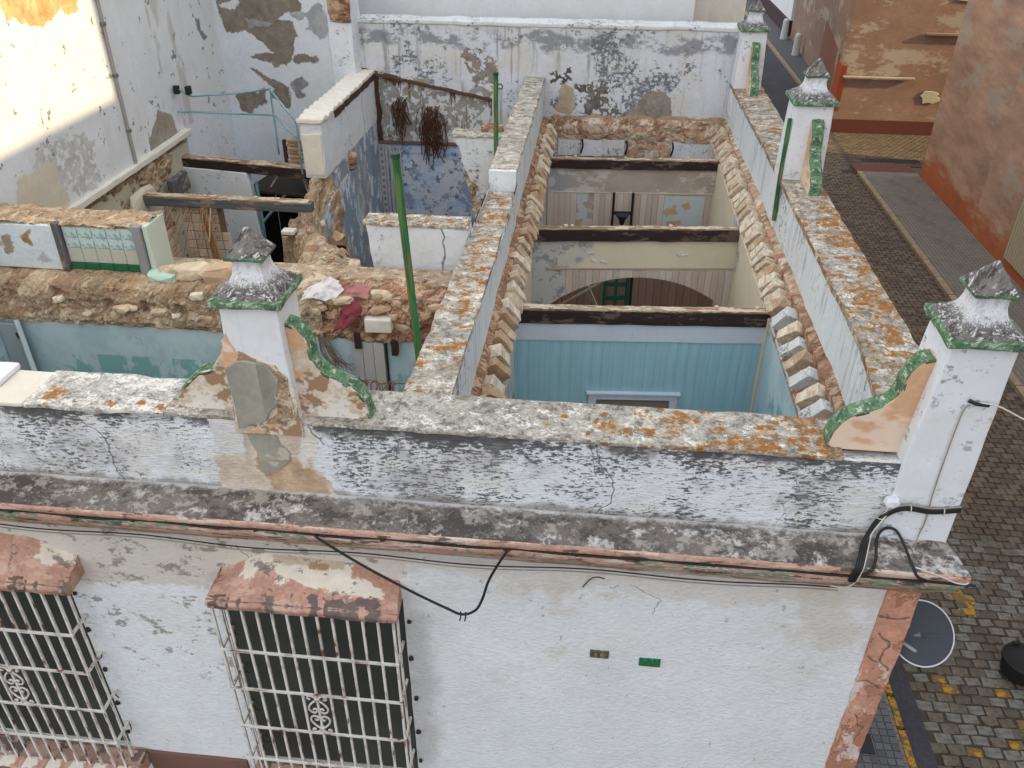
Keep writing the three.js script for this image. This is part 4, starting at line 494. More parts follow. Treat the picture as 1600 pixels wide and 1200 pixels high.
  part('hood', g.geo(), M.hood, t, 'sloping salmon hood');
  seed(59); const sg = [0, 1].map((i) => stoneGeo(0.06, 0.07, 0.06, 71 + i, 0.35)); for (let i = 0; i < 5; i++) { const y = 3.3 - i * 0.52 + rr(-0.06, 0.06), k = part('rust_stud', sg[i % 2], M.iron, t); k.position.set(ox1 + 0.035 + rr(-0.01, 0.02), y, 0.015); k.scale.set(rr(0.6, 0.9), rr(0.5, 0.9), rr(0.3, 0.6)); }
  // rusty fixings at the wall
  seed(58); for (const x of [xl, xr]) for (const y of rows) { const q = part('fixing', tube([[x, y, 0.01], [x + rr(-0.03, 0.06), y - 0.05, 0.02], [x + rr(-0.05, 0.09), y - rr(0.05, 0.1), 0.03]], 0.006, { rad: 5 }), M.iron, t); }
  return t;
}
makeWindow(0, 0, -3.14, -1.45, ['barred window in the middle of the street front under a peeling salmon hood']);
makeWindow(-2.9, -3.02, -6.24, -4.57, ['barred window at the left edge of the street front, cut by the frame']);

// number plates, wires, dish
{
  const plate = (x, y, w, h, paint, lab) => { const m = surf(w, h, 900, paint, { bump: 0, rough: 0.4 }); solo('wall_tile', block(x, x + w, y, y + h, 0, 0.018, { s: 0.05, r: 0.004, a: 0.001, uv: uXY(x, y, w, h) }), m, lab, 'sign'); };
  plate(0.205, 3.03, 0.165, 0.088, (u, v, o) => { o.set([78, 82, 66]); const n = fb(u * 60, v * 60, 3, 1001); o.mix([108, 100, 74], sm(0.4, 0.7, n)); o.h = 0.5; const inn = v < 0.068; if (inn && ((u > 0.045 && u < 0.058 && v > 0.014) || (u > 0.034 && u < 0.046 && v > 0.05 && v < 0.06))) o.mix([150, 138, 92], 0.9); const d = Math.hypot((u - 0.108) * 1.05, v - 0.032), d2 = Math.hypot(u - 0.118, v - 0.048); if (d < 0.022 && d > 0.011) o.mix([150, 138, 92], 0.9); if (Math.abs(d2 - 0.022) < 0.006 && u < 0.114 && v > 0.03) o.mix([150, 138, 92], 0.8); if (Math.abs(u - 0.083) < 0.002) o.mul(0.6); if (u < 0.01 || u > 0.155 || v > 0.078) o.mix([60, 84, 80], 0.7); }, 'faded ceramic house number tile on the white wall, left of the green plate');
  plate(0.64, 2.975, 0.185, 0.095, (u, v, o) => { o.set([22, 84, 66]); o.h = 0.5; const n = fb(u * 50, v * 50, 3, 1011); o.mix([36, 110, 84], sm(0.4, 0.7, n)); const i = Math.floor(u / 0.016), f = (u % 0.016) / 0.016; if (v < 0.048) { o.mix([44, 92, 44], 0.7); if (v > 0.01 && u > 0.016 && u < 0.172 && (f < 0.3 || (h2(i, 2, 7) > 0.4 && f < 0.8 && Math.abs(v - (0.016 + 0.026 * h2(i, 3, 7))) < 0.004))) o.mix([88, 140, 60], 0.85); } else if (u > 0.03 && u < 0.165 && v > 0.056 && v < 0.084 && h2(i, 5, 7) > 0.3 && (f < 0.32 || (f < 0.8 && Math.abs(v - (0.06 + 0.02 * h2(i, 6, 7))) < 0.004))) o.mix([70, 156, 116], 0.85); }, 'green ceramic street plate on the white wall, right of the number tile');
  const cab = (n, pts, r, m, lab, opt) => solo(n, tube(pts, r, opt), m, lab, 'cable');
  const c = thing('cable', 'dark cable clipped along the salmon cornice under the ledge', 'cable'); seed(61);
  const run = []; for (let i = 0; i <= 40; i++) { const x = XL + 0.1 + i * (2.86 - XL) / 40; run.push([x, 4.535 + 0.008 * Math.sin(i * 1.7) - (i % 4 === 2 ? 0.008 : 0), 0.292 + 0.004]); } part('run', tube(run, 0.011, { seg: 200 }), M.cable, c);
  for (let i = 0; i < 20; i++) { const x = -7 + i * 0.5 + rr(-0.08, 0.08), k = part('clip', stoneGeo(0.04, 0.035, 0.03, i % 5, 0.4), M.iron, c); k.position.set(x, 4.54, 0.3); }
  const s = thing('cable', 'slack black cable loop hanging from the cornice in front of the window hood', 'cable');
  part('loop', tube([[-2.02, 4.54, 0.31], [-1.98, 4.52, 0.33], [-1.68, 4.3, 0.34], [-1.29, 4.04, 0.34], [-1.0, 3.86, 0.33], [-0.87, 3.8, 0.33], [-0.76, 3.86, 0.33], [-0.7, 4.0, 0.33], [-0.64, 4.23, 0.33], [-0.52, 4.5, 0.32], [-0.48, 4.54, 0.305]], 0.011, { seg: 90 }), M.cable, s);
  for (const x of [-0.88, -0.84]) part('tie', tube([[x, 3.83, 0.33], [x, 3.78, 0.335], [x - 0.01, 3.73, 0.335]], 0.006, {}), M.cable, s);
  const w2 = []; for (let i = 0; i <= 30; i++) { const x = -6 + i * 0.27; w2.push([x, 4.17 + 0.02 * Math.sin(i * 0.9) - 0.04 * Math.sin(cl((x + 5) / 6) * 3.1), 0.08]); } cab('cable', w2, 0.006, M.cable, 'thin wire drooping along the bottom of the cornice');
  const w3 = w2.map(([x, y, z]) => [x, y - 0.03, z + 0.004]); cab('cable', w3, 0.005, M.cableTan, 'tan thin wire beside the wire under the cornice');
  const bz = (dx, dy) => [[2.8, 5.02 + dy, 0.035], [2.6, 4.995 + dy, 0.045], [2.42, 5.015 + dy, 0.05], [2.32, 4.97 + dy, 0.05], [2.25, 4.88, 0.05 + dx], [2.21, 4.77, 0.06 + dx], [2.16 + dx, 4.715, 0.14], [2.12 + dx, 4.69, 0.25], [2.09 + dx, 4.64, 0.325], [2.07 + dx, 4.5, 0.32]];
  const bd = thing('cable_bundle', 'thick bundle of black cables bending down the foot of the corner pillar', 'cables'); [[0, 0], [0.018, 0.014], [-0.016, -0.012], [0.005, 0.026], [0.02, -0.014]].forEach(([a, b], i) => part('strand', tube(bz(a, b), i === 3 ? 0.006 : 0.0125, { seg: 80 }), i === 3 ? M.cableTan : M.cable, bd)); part('strand', tube(bz(0.034, 0.01).concat([[2.06, 4.38, 0.27], [1.98, 4.32, 0.2]]), 0.006, { seg: 80 }), M.cableWhite, bd, 'thin white strand'); for (const [x, y, z] of [[2.44, 5.013, 0.05], [2.68, 5.0, 0.04], [2.26, 4.9, 0.05]]) { const k = part('tie', new THREE.TorusGeometry(0.027, 0.004, 6, 16), M.cableWhite, bd); k.position.set(x, y, z); k.rotation.y = x < 2.3 ? 0 : Math.PI / 2; if (x < 2.3) k.rotation.x = 1.2; }
  cab('cable', [[2.1, 4.545, 0.32], [2.17, 4.6, 0.325], [2.22, 4.66, 0.27], [2.26, 4.74, 0.09], [2.32, 4.79, 0.035], [2.4, 4.78, 0.04], [2.45, 4.72, 0.12], [2.48, 4.665, 0.26], [2.52, 4.6, 0.32], [2.6, 4.55, 0.31]], 0.011, M.cable, 'black cable looped up over the cornice ledge below the corner pillar', { seg: 80 });
  cab('cable', [[2.5, 4.66, 0.29], [2.6, 4.64, 0.31], [2.72, 4.6, 0.318], [2.8, 4.565, 0.32], [2.88, 4.56, 0.318], [2.9, 4.6, 0.29]], 0.006, M.cableWhite, 'white cable lying along the right end of the cornice ledge', { seg: 50 });
  cab('cable', [[2.6, 5.93, 0.035], [2.57, 5.88, 0.04], [2.565, 5.55, 0.035], [2.57, 5.15, 0.035], [2.585, 4.9, 0.035], [2.575, 4.76, 0.035], [2.54, 4.68, 0.09]], 0.005, M.cableTan, 'thin tan wire running down the face of the corner pillar', { seg: 50 });
  cab('cable', [[2.6, 5.95, 0.03], [2.7, 5.96, 0.05], [2.8, 5.94, 0.06], [3.0, 5.86, 0.1], [3.3, 5.82, 0.2], [4.0, 5.95, 0.6], [6, 6.5, 2]], 0.0055, M.cableWhite, 'white wire leaving the corner pillar across the street', { seg: 60 });
  solo('wire_hook', tube([[2.585, 5.965, 0.03], [2.64, 5.95, 0.045], [2.72, 5.94, 0.04]], 0.014, {}), M.cable, 'small black wire anchor on the face of the corner pillar', 'hook');
  solo('broken_spout', mergeGeometries([stoneGeo(0.1, 0.07, 0.08, 3, 0.3)]).translate(2.3, 5.06, 0.05), M.limeClean, 'broken white spout stub beside the cable bundle', 'spout');
  solo('spike', tube([[0.1, 3.9, 0.02], [0.15, 4.0, 0.03], [0.2, 4.09, 0.08], [0.27, 4.06, 0.06]], 0.005, {}), M.cable, 'bent wire hook hanging from the cornice above the number tile', 'hook');
  const d = thing('satellite_dish', 'dark grey satellite dish with a pale rim on the side wall by the corner', 'satellite dish', [2.97, 3.5, -0.15]); const qd = new THREE.Quaternion().setFromUnitVectors(new THREE.Vector3(0, 1, 0), new THREE.Vector3(-0.12, 0.72, 0.68).normalize());
  const pr = []; for (let i = 0; i <= 12; i++) { const r = 0.25 * i / 12; pr.push(new THREE.Vector2(r, 0.43 * r * r)); } const dishM = flat(56, 60, 68, 0.7, { side: THREE.DoubleSide }); const dg = new THREE.LatheGeometry(pr, 48); dg.scale(1, 1, 1.08); dg.applyQuaternion(qd); part('reflector', dg, dishM, d);
  const rg = new THREE.TorusGeometry(0.25, 0.006, 8, 60); rg.rotateX(Math.PI / 2); rg.scale(1, 1, 1.08); rg.translate(0, 0.027, 0); rg.applyQuaternion(qd); part('rim', rg, flat(206, 208, 210, 0.5), d);
  const lg = flat(48, 52, 60, 0.6); const lp = new THREE.PlaneGeometry(0.12, 0.03); lp.rotateX(-Math.PI / 2); lp.translate(0.08, 0.012, 0.02); lp.applyQuaternion(qd); part('logo', lp, lg, d, 'faint dark maker mark');
  part('arm', bar([-0.26, -0.04, -0.02], [-0.1, 0.0, 0.2], 0.03, 0.025), flat(150, 152, 154, 0.4), d); part('bracket', bar([-0.26, -0.12, -0.05], [0, -0.02, 0], 0.05, 0.05), flat(120, 122, 124, 0.4), d);
  solo('street_sign', block(2.77, 2.80, 3.98, 4.16, -0.5, -0.05, { s: 0.1, r: 0.005, a: 0 }), flat(150, 176, 204, 0.4), 'pale blue plate fixed on the side wall just under the cornice end', 'sign');
  const bn = thing('planter_tub', 'low round black tub on the cobbles, cut by the right edge', 'tub', [5.88, 0, -2.8]); part('body', new THREE.LatheGeometry([[0, 0.02], [0.2, 0.02], [0.23, 0.06], [0.26, 0.26], [0.275, 0.28], [0.27, 0.31], [0.25, 0.31], [0.24, 0.27], [0, 0.26]].map((p) => new THREE.Vector2(...p)), 36), flat(26, 26, 28, 0.6), bn); part('grip', stoneGeo(0.1, 0.05, 0.05, 3, 0.2), flat(24, 24, 26, 0.6), bn).position.set(-0.02, 0.31, -0.25);
}


// ---------------------------------------------------------------- walls of the right hand rooms
{
  const r = thing('side_parapet', 'street side wall with white inner face and coping thick with orange lichen', 'wall');
  const bow = (q) => [q[0] + 0.1 * cl((2.88 - q[0]) / 0.55) * (1 - sm(-1.9, -0.5, q[2])) * (1 - 0.5 * (1 - sm(-11, -7, q[2]))), q[1], q[2]];
  part('upper_wall', block(2.335, 2.88, 4.2, 5.375, -11.3, -0.44, { s: 0.09, r: 0.02, a: 0.014, f: 3, sd: 101, uv: uZY(-11.3, 4.3, 11, 1.2), shape: bow }), M.limeR, r);
  part('coping', block(2.305, 2.9, 5.37, 5.412, -11.3, -0.46, { s: 0.05, r: 0.016, a: 0.016, f: 5, sd: 102, uv: uXZ(2.3, -11.3, 0.62, 11), shape: (q) => { const t = bow(q); return [t[0], t[1] + (q[1] > 5.39 ? 0.012 : -0.02), t[2]]; } }), M.copRight, r, 'coping with orange lichen');
  part('blue_face', block(2.15, 2.74, 0, 4.36, -4.0, -0.43, { s: 0.2, a: 0.004, sd: 103, uv: uZY(-4, 0, 5.6, 4.4) }), M.blueWall, r, 'blue painted inner face');
  part('cream_face', block(2.14, 2.74, 0, 4.36, -11.3, -4.05, { s: 0.2, a: 0.005, sd: 104, uv: uZY(-4, 0, 3.4, 1.4) }), M.bandCream, r, 'cream inner face');
  const edge = (z0, z1, n, m, lab) => part('broken_edge', rubbleGeo(n, 40, (s, t) => { const z = z0 + s * (z1 - z0); const P = [[2.45, 4.75], [2.4, 4.735], [2.34, 4.715], [2.345, 4.67], [2.34, 4.5], [2.2, 4.42], [2.14, 4.32]], q = t * 5.999, i = Math.floor(q), f = q - i, X = P[i][0] + (P[i + 1][0] - P[i][0]) * f - (z > -1.8 ? 0.08 * sm(-1.8, -0.6, z) * (1 - t) : 0); return { p: [X, P[i][1] + (P[i + 1][1] - P[i][1]) * f, z], n: [-0.8, 0.6, 0], a: 0.5 + 0.5 * Math.sin(t * 3.1) }; }, 0.035, 8, 105), m, r, lab); edge(-4.05, -0.5, 240, M.rubbleRed, 'red brown broken edge of the fallen roof'); edge(-11.25, -4.0, 460, M.mortar, 'tan broken edge of the fallen roof');
  seed(110); const bs = [0, 1, 2, 3].map((i) => block(-0.085, 0.085, -0.14, 0.14, -0.062, 0.062, { s: 0.035, r: 0.01, a: 0.022, f: 9, sd: 111 + i * 3, uv: uXY(i * 0.3, 0, 0.8, 0.8) })), wallP = r.children[r.children.length - 1];
  for (let z = -10.9, i = 0; z < -0.7; i++) { const st = rr(0.9, 1.15), big = z > -4.1, k = part('brick', bs[i % 4], big && i % 2 ? M.limeA : M.stone[Math.floor(R() * 2)], wallP); k.position.set(2.255 + rr(-0.02, 0.015), 4.545 + rr(-0.02, 0.02), z); k.scale.set(st, big ? rr(0.9, 1.1) : rr(0.85, 1.1), big ? rr(1.0, 1.2) : rr(0.8, 1.15)); k.rotation.set(rr(0.25, 0.55), rr(-0.25, 0.05), rr(-0.62, -0.35)); z += (big ? 0.31 : 0.228) + rr(-0.02, 0.03); }
  const m = thing('middle_wall', 'long dividing wall with lichened top between the two rows of rooms', 'wall');
  const top = (z) => z > -5.95 ? 5.4 + (z + 0.45) * 0.049 : 5.42;
  const sh = (p) => p[1] > 5.3 ? [p[0], p[1] + top(p[2]) - 5.4, p[2]] : p;
  part('upper_wall', block(-1.42, -1.05, 4.3, 5.36, -5.95, -0.44, { s: 0.09, r: 0.016, a: 0.014, f: 3, sd: 121, uv: uZY(-11.3, 4.3, 11, 1.2), shape: sh }), M.limeR, m); part('upper_wall', block(-1.41, -1.06, 4.3, 5.37, -11.3, -5.95, { s: 0.09, r: 0.016, a: 0.014, f: 3, sd: 121, uv: uZY(-11.3, 4.3, 11, 1.2) }), M.limeR, m);
  part('coping', block(-1.435, -1.045, 5.355, 5.4, -5.9, -0.46, { s: 0.05, r: 0.016, a: 0.016, f: 5, sd: 122, uv: uXZ(-1.45, -11.3, 0.5, 11), shape: sh }), M.copMid, m, 'lichened coping'); part('coping', block(-1.425, -1.05, 5.365, 5.42, -11.3, -5.98, { s: 0.05, r: 0.016, a: 0.016, f: 5, sd: 122, uv: uXZ(-1.45, -11.3, 0.5, 11) }), M.copMid, m, 'pale stained coping'); part('step_face', block(-1.43, -1.055, 5.0, 5.41, -5.97, -5.9, { s: 0.07, r: 0.01, a: 0.006 }), M.limeClean, m, 'clean white step');
  part('lower_wall', block(-1.45, -0.86, 0, 4.34, -11.3, -0.43, { s: 0.2, a: 0.005, sd: 124, uv: uZY(-4, 0, 5.6, 4.4) }), M.bandCream, m);
  part('broken_edge', rubbleGeo(620, 40, (s, t) => { const z = -11.2 + s * 10.7; const P = [[-1.06, 4.72], [-1.02, 4.7], [-0.97, 4.67], [-0.985, 4.6], [-0.98, 4.5], [-0.87, 4.42], [-0.84, 4.3]], q = t * 5.999, i = Math.floor(q), f = q - i; return { p: [P[i][0] + (P[i + 1][0] - P[i][0]) * f, P[i][1] + (P[i + 1][1] - P[i][1]) * f, -11.7 - z], n: [0.8, 0.6, 0], a: 0.4 + 0.6 * Math.sin(t * 3.1) }; }, 0.045, 7, 125), M.rubbleRed, m, 'broken edge of the fallen roof');
  const mp = m.children[m.children.length - 1]; seed(130);
  for (let z = -10.8, i = 0; z < -0.8; i++) { const k = part('brick', bs[i % 4], M.stone[[0, 1, 3, 1][Math.floor(R() * 4)]], mp); k.position.set(-0.905 + rr(-0.015, 0.02), 4.53 + rr(-0.03, 0.03), z); k.scale.set(rr(0.8, 1.1), rr(0.9, 1.2), rr(0.8, 1.2)); k.rotation.set(rr(0.2, 0.6), rr(-0.1, 0.3), rr(0.3, 0.6)); z += 0.26 + rr(-0.03, 0.04); }
  // rear wall
  const b = thing('rear_wall', 'tall mould stained rear wall behind both rows of rooms', 'wall');
  part('wall', block(-4.72, 2.42, 3.9, 6.3, -11.75, -11.3, { s: 0.12, r: 0.03, a: 0.02, f: 2.5, sd: 141, uv: uXY(-4.75, 3.9, 7.25, 2.45) }), M.backWall, b);
  part('lower_wall', block(-1.2, 2.42, 0, 3.9, -11.75, -11.32, { s: 0.3, a: 0.005, sd: 142, uv: uXY(0, 0, 3.4, 0.6) }), M.bandGrey, b); part('blue_face', block(-4.6, -1.2, 0, 3.9, -11.75, -11.3, { s: 0.3, a: 0.004, sd: 142, uv: uXY(-4.6, 0.1, 2.4, 4) }), M.blueBack, b, 'pale blue face with dark blue scuffs');
  part('blue_face', block(-4.5, -2.3, 3.88, 4.07, -11.32, -11.28, { s: 0.1, r: 0.01, a: 0.008, sd: 145, uv: uXY(-4.6, 0.1, 2.4, 4) }), M.blueBack, b, 'top of the blue face');
  part('top_edge', block(-4.6, 2.42, 6.28, 6.36, -11.8, -11.27, { s: 0.08, r: 0.03, a: 0.02, f: 4, sd: 143, uv: uXZ(0, 0, 4, 2) }), M.limeA, b);
  part('pilaster', block(-5.0, -4.55, 4.0, 9, -11.5, -10.86, { s: 0.12, r: 0.03, a: 0.02, sd: 144, uv: uXY(0, 0, 1.4, 1.4) }), M.limeClean, b, 'white pilaster'); part('stained_block', block(-4.95, -4.56, 6.36, 9, -10.9, -10.83, { s: 0.06, r: 0.02, a: 0.03, sd: 146, uv: uXY(0, 0, 2, 2) }), M.rubbleRed, b, 'brown stained masonry');
  // remains of the roof on the rear wall, right room
  part('broken_edge', rubbleGeo(120, 12, (s, t) => ({ p: [-0.95 + s * 3.2, 4.7 - t * 0.42, -11.27 + 0.03 * Math.sin(t * 3)], n: [0, 0.2, 1], a: 0.5 + 0.5 * Math.sin(t * 3.1) }), 0.07, 4.5, 151), M.mortar, b, 'brown broken roof edge');
  seed(152); const pb = [0, 1, 2].map((i) => block(-0.217, 0.217, -0.16, 0.16, -0.03, 0.03, { s: 0.05, r: 0.006, a: 0.01, f: 6, sd: 153 + i, uv: uXY(i, 0, 1.4, 1.4) })); [[-0.55, 4.12, 0], [-0.1, 4.12, 1], [0.3, 4.13, 2], [0.78, 4.12, 0], [1.2, 4.11, 1], [1.62, 4.12, 2], [2.0, 4.12, 0]].forEach(([x, y, i]) => { const k = part('block', pb[i], [M.limeA, M.limeClean, M.mortar][(i + Math.round(x * 3)) % 3 < 0 ? 0 : (i + Math.round(x * 3)) % 3], b); k.position.set(x, y + rr(-0.02, 0.02), -11.29 + rr(-0.008, 0.008)); });
  for (const x of [-0.3, 0.55, 1.42]) part('hanger', tube([[x, 4.32, -11.15], [x + 0.02, 4.2, -11.13], [x - 0.01, 4.05, -11.14]], 0.02, { rad: 6 }), M.iron, b, 'dark rusted hanger');
  // trace of the fallen lean-to roof, rear left
  part('roof_trace', bar([-4.62, 5.44, -11.27], [-2.1, 4.98, -11.27], 0.05, 0.09, { a: 0.014, s: 0.06, f: 8 }), flat(86, 60, 44, 0.95), b, 'brown trace of a fallen lean-to roof'); part('lintel', block(-4.4, -2.3, 4.06, 4.12, -11.3, -11.24, { s: 0.1, a: 0.01 }), flat(112, 84, 64, 0.9), b); part('stain_post', block(-4.34, -4.24, 4.1, 5.36, -11.3, -11.25, { s: 0.05, a: 0.035, f: 7, uv: uXY(0, 0, 2, 2) }), flat(72, 48, 36, 0.95), b, 'dark brown stained corner'); 
  const wp = surf(0.26, 2, 180, (u, v, o) => { const n = fb(u * 30, v * 8, 3, 161); o.set([168 + 20 * n, 166 + 20 * n, 170 + 20 * n]); o.h = 0.5; if (Math.abs(u - 0.07) < 0.012 || Math.abs(u - 0.2) < 0.012) o.mul(0.75); const d = Math.hypot((u - 0.135) * 1.3, ((v + 5) % 0.13) - 0.065); if (d < 0.04) o.mix([116, 118, 130], 0.8); }, { bump: 0 });
  for (const x of [-4.42, -4.14]) part('papered_board', block(x, x + 0.25, 0.5, 4.02, -11.3, -11.25, { s: 0.4, a: 0.003, uv: uXY(x, 0, 0.26, 2) }), wp, b, 'patterned papered strip');
  // dry roots
  seed(163); const rt = []; for (let i = 0; i < 140; i++) { const f = i < 40 ? 0 : 1, x = (f ? -3.35 : -3.85) + rr(-0.16, 0.16) + (f ? rr(0, 0.3) : 0), y = f ? rr(4.1, 4.85) : rr(4.55, 5.0); rt.push(tube([[x, y, -11.25], [x + rr(-0.08, 0.08), y - rr(0.05, 0.2), -11.2 + rr(0, 0.1)], [x + rr(-0.1, 0.1), y - rr(0.15, 0.5), -11.22 + rr(0, 0.08)]], 0.009, { seg: 6, rad: 4 })); }
  const rc = thing('dry_roots', 'rust brown clump of dry roots hanging on the rear wall', 'dry plant'); part('roots', mergeGeometries(rt), flat(84, 50, 33, 0.95), rc, undefined, 'stuff');
}

// ---------------------------------------------------------------- partitions and beams of the right hand rooms
const skewT = (x0, z0, x1, z1) => Math.atan2(z0 - z1, x1 - x0);
function beam(label, x0, z0, x1, z1, y0, y1, d, mats = [M.beam, M.beamTop], group) {
  const L = Math.hypot(x1 - x0, z1 - z0), t = thing('wooden_beam', label, 'beam', [x0, 0, z0], skewT(x0, z0, x1, z1), 'wooden beams left of the fallen roof');
  const vu = (a, b, c, ax) => [ax === 1 ? c : b, a / 3.4 + y0];
  part('timber', block(-0.05, L + 0.08, y0, y1 - 0.02, -d / 2, d / 2, { s: 0.08, r: 0.012, a: 0.007, f: 4, sd: Math.round(z0 * -40), uv: (a, b, c, ax) => [(ax === 1 ? c : b) / 0.6 + z0, a / 3.4] }), mats[0], t);
  part('chipped_top', block(-0.02, L + 0.02, y1 - 0.024, y1 + 0.004, -d / 2 - 0.006, d / 2 - 0.01, { s: 0.05, r: 0.008, a: 0.014, f: 9, sd: Math.round(z0 * -41), uv: (a, b, c, ax) => [(ax === 1 ? c : b) / 0.6 + z0, a / 3.4] }), mats[1], t, 'chipped pale top edge');
  seed(Math.round(-z0 * 77)); const nb = block(-0.02, 0.02, 0, 0.025, -0.02, 0.02, { s: 0.05, r: 0.006, a: 0.004 }); for (let i = 0; i < 5; i++) { const k = part('mortar_lump', nb, M.stone[2], t); k.position.set(rr(0.1, L - 0.2), y1, rr(-d / 3, d / 3)); k.rotation.y = R() * 3; k.scale.setScalar(rr(0.6, 1.6)); }
  return t;
}
beam('dark beam nearest the street, above the blue boarded wall', -0.95, -3.9, 2.3, -4.15, 4.23, 4.43, 0.12);
beam('dark beam in the middle, above the arched partition', -0.9, -6.45, 2.3, -6.8, 4.2, 4.4, 0.11);
beam('dark beam farthest back, near the mould stained rear wall', -0.85, -9.7, 2.3, -9.9, 4.22, 4.4, 0.11);
{
  // blue partition
  const t = thing('blue_partition', 'blue boarded partition with a white door frame under the nearest beam', 'partition', [-0.95, 0, -3.9], skewT(-0.95, -3.9, 2.3, -4.15));
  part('white_band', block(0, 3.28, 3.985, 4.25, -0.07, 0.03, { s: 0.15, r: 0.006, a: 0.005, sd: 201, uv: uXY(0, 3.95, 3.4, 0.4) }), M.bandWhite, t, 'white plaster band');
  part('core', mergeGeometries([block(0, 1.08, 0, 3.99, -0.07, -0.02, { s: 1, a: 0 }), block(2.1, 3.28, 0, 3.99, -0.07, -0.02, { s: 1, a: 0 }), block(1.08, 2.1, 3.2, 3.99, -0.07, -0.02, { s: 1, a: 0 })]), flat(120, 140, 150), t);
  const w = 0.131, full = block(0.0004, w - 0.0004, 0, 3.99, -0.02, 0.012, { s: 0.5, r: 0.0015, a: 0.0008, uv: uXY(0, 0, 0.14, 4) }), shortB = block(0.0004, w - 0.0004, 3.2, 3.99, -0.02, 0.012, { s: 0.3, r: 0.0015, a: 0.0008, uv: uXY(0, 0, 0.14, 4) });
  seed(202); for (let i = 0; i < 25; i++) { const x = i * w, mid = x > 0.98 && x < 2.08, k = part('board', mid ? shortB : full, M.blueB[Math.floor(R() * 3)], t); k.position.set(x, 0, rr(-0.0012, 0.0012)); }
  const fr = part('door_frame', mergeGeometries([block(1.03, 2.16, 3.14, 3.22, -0.09, 0.05, { s: 0.3, r: 0.008, a: 0.003 }), block(1.03, 1.13, 0, 3.14, -0.09, 0.05, { s: 0.3, r: 0.008, a: 0.003 }), block(2.06, 2.16, 0, 3.14, -0.09, 0.05, { s: 0.3, r: 0.008, a: 0.003 })]), M.bandWhite, t, 'white door frame'); part('ledge', block(1.0, 2.19, 3.22, 3.25, -0.06, 0.07, { s: 0.3, r: 0.006, a: 0.003 }), M.bandWhite, fr); part('fanlight', block(1.13, 2.06, 2.7, 3.14, -0.04, -0.02, { s: 0.3, a: 0.002 }), flat(150, 132, 120, 0.7), fr, 'brownish panel in the frame'); 
  // arched partition
  const a = thing('arched_partition', 'wood panelled partition with a wide low arch under the middle beam', 'partition', [-0.9, 0, -6.45], skewT(-0.9, -6.45, 2.3, -6.8));
  const cxA = 1.62, rA = 2.05, top = 3.61, arch = (x) => { const d = x - cxA; return Math.abs(d) < 1.46 ? top - rA + Math.sqrt(rA * rA - d * d) : -1; }; const ay = (x) => Math.abs(x - cxA) < 1.42 ? arch(x) : 0;
  const sh = new THREE.Shape(); sh.moveTo(0.02, 0); sh.lineTo(cxA - 1.4, 0); for (let i = 0; i <= 28; i++) { const x = cxA - 1.4 + i * 0.1; sh.lineTo(x, arch(x)); } sh.lineTo(cxA + 1.4, 0); sh.lineTo(3.28, 0); sh.lineTo(3.28, 4.22); sh.lineTo(0.02, 4.22); sh.lineTo(0.02, 0);
  const ag = new THREE.ExtrudeGeometry(sh, { depth: 0.1, bevelEnabled: false }); ag.translate(0, 0, -0.1); { const u = ag.attributes.uv, p = ag.attributes.position; for (let i = 0; i < u.count; i++) u.setXY(i, p.getX(i) / 3.4, (p.getY(i) - 2.9) / 1.4); } part('plaster', ag, M.bandCream, a, 'cream plaster, grey and bare at its left end');
  seed(211); const bw = 0.1; for (let i = 0; i < 28; i++) { const x0 = 0.55 + i * bw, x1 = Math.min(3.28, x0 + bw - 0.003); if (x0 > 3.2) break; const y1 = 3.735 - 0.012 * i * 0.1, yl = Math.max(0, ay(x0)), yr = Math.max(0, ay(x1)), g = block(x0, x1, 0, 1, 0.002, 0.016, { s: 0.5, r: 0.003, a: 0, uv: (X, Y, Z) => [X / 0.14, Y * 0.8], shape: (p) => { const f = (p[0] - x0) / (x1 - x0), lo = yl + (yr - yl) * f; return [p[0], lo + (y1 - lo) * p[1], p[2]]; } }); part('board', g, M.woodB[Math.floor(R() * 3)], a); }
  part('trim', block(0.25, 3.28, 3.74, 3.765, 0.0, 0.022, { s: 0.2, r: 0.004, a: 0.004 }), flat(176, 158, 138), a); const fl = block(-0.04, 0.04, -0.01, 0.01, 0, 0.02, { s: 0.03, r: 0.004, a: 0.012, f: 20 }); for (const [x, y] of [[0.95, 3.88], [1.1, 3.86], [2.2, 3.98], [2.3, 3.97], [0.9, 4.0]]) { const k = part('paint_flake', fl, M.bandWhite, a); k.position.set(x, y, 0.0); k.rotation.z = rr(-0.7, 0.3); }
  // brown boarded wall seen through the arch
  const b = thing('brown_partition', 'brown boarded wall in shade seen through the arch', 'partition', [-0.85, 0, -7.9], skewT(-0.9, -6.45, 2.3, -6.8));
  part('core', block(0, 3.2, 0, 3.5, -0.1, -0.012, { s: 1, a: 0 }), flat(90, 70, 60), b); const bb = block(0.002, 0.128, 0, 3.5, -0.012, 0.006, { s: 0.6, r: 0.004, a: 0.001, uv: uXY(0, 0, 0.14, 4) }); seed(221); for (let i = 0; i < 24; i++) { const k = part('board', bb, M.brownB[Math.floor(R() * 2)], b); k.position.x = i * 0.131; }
  const g = thing('green_shutter', 'green wooden framed shutter leaning behind the arch', 'shutter', [0.46, 0, -7.35], 0.12); const gm = flat(28, 84, 62, 0.5); g.rotation.x = -0.08;
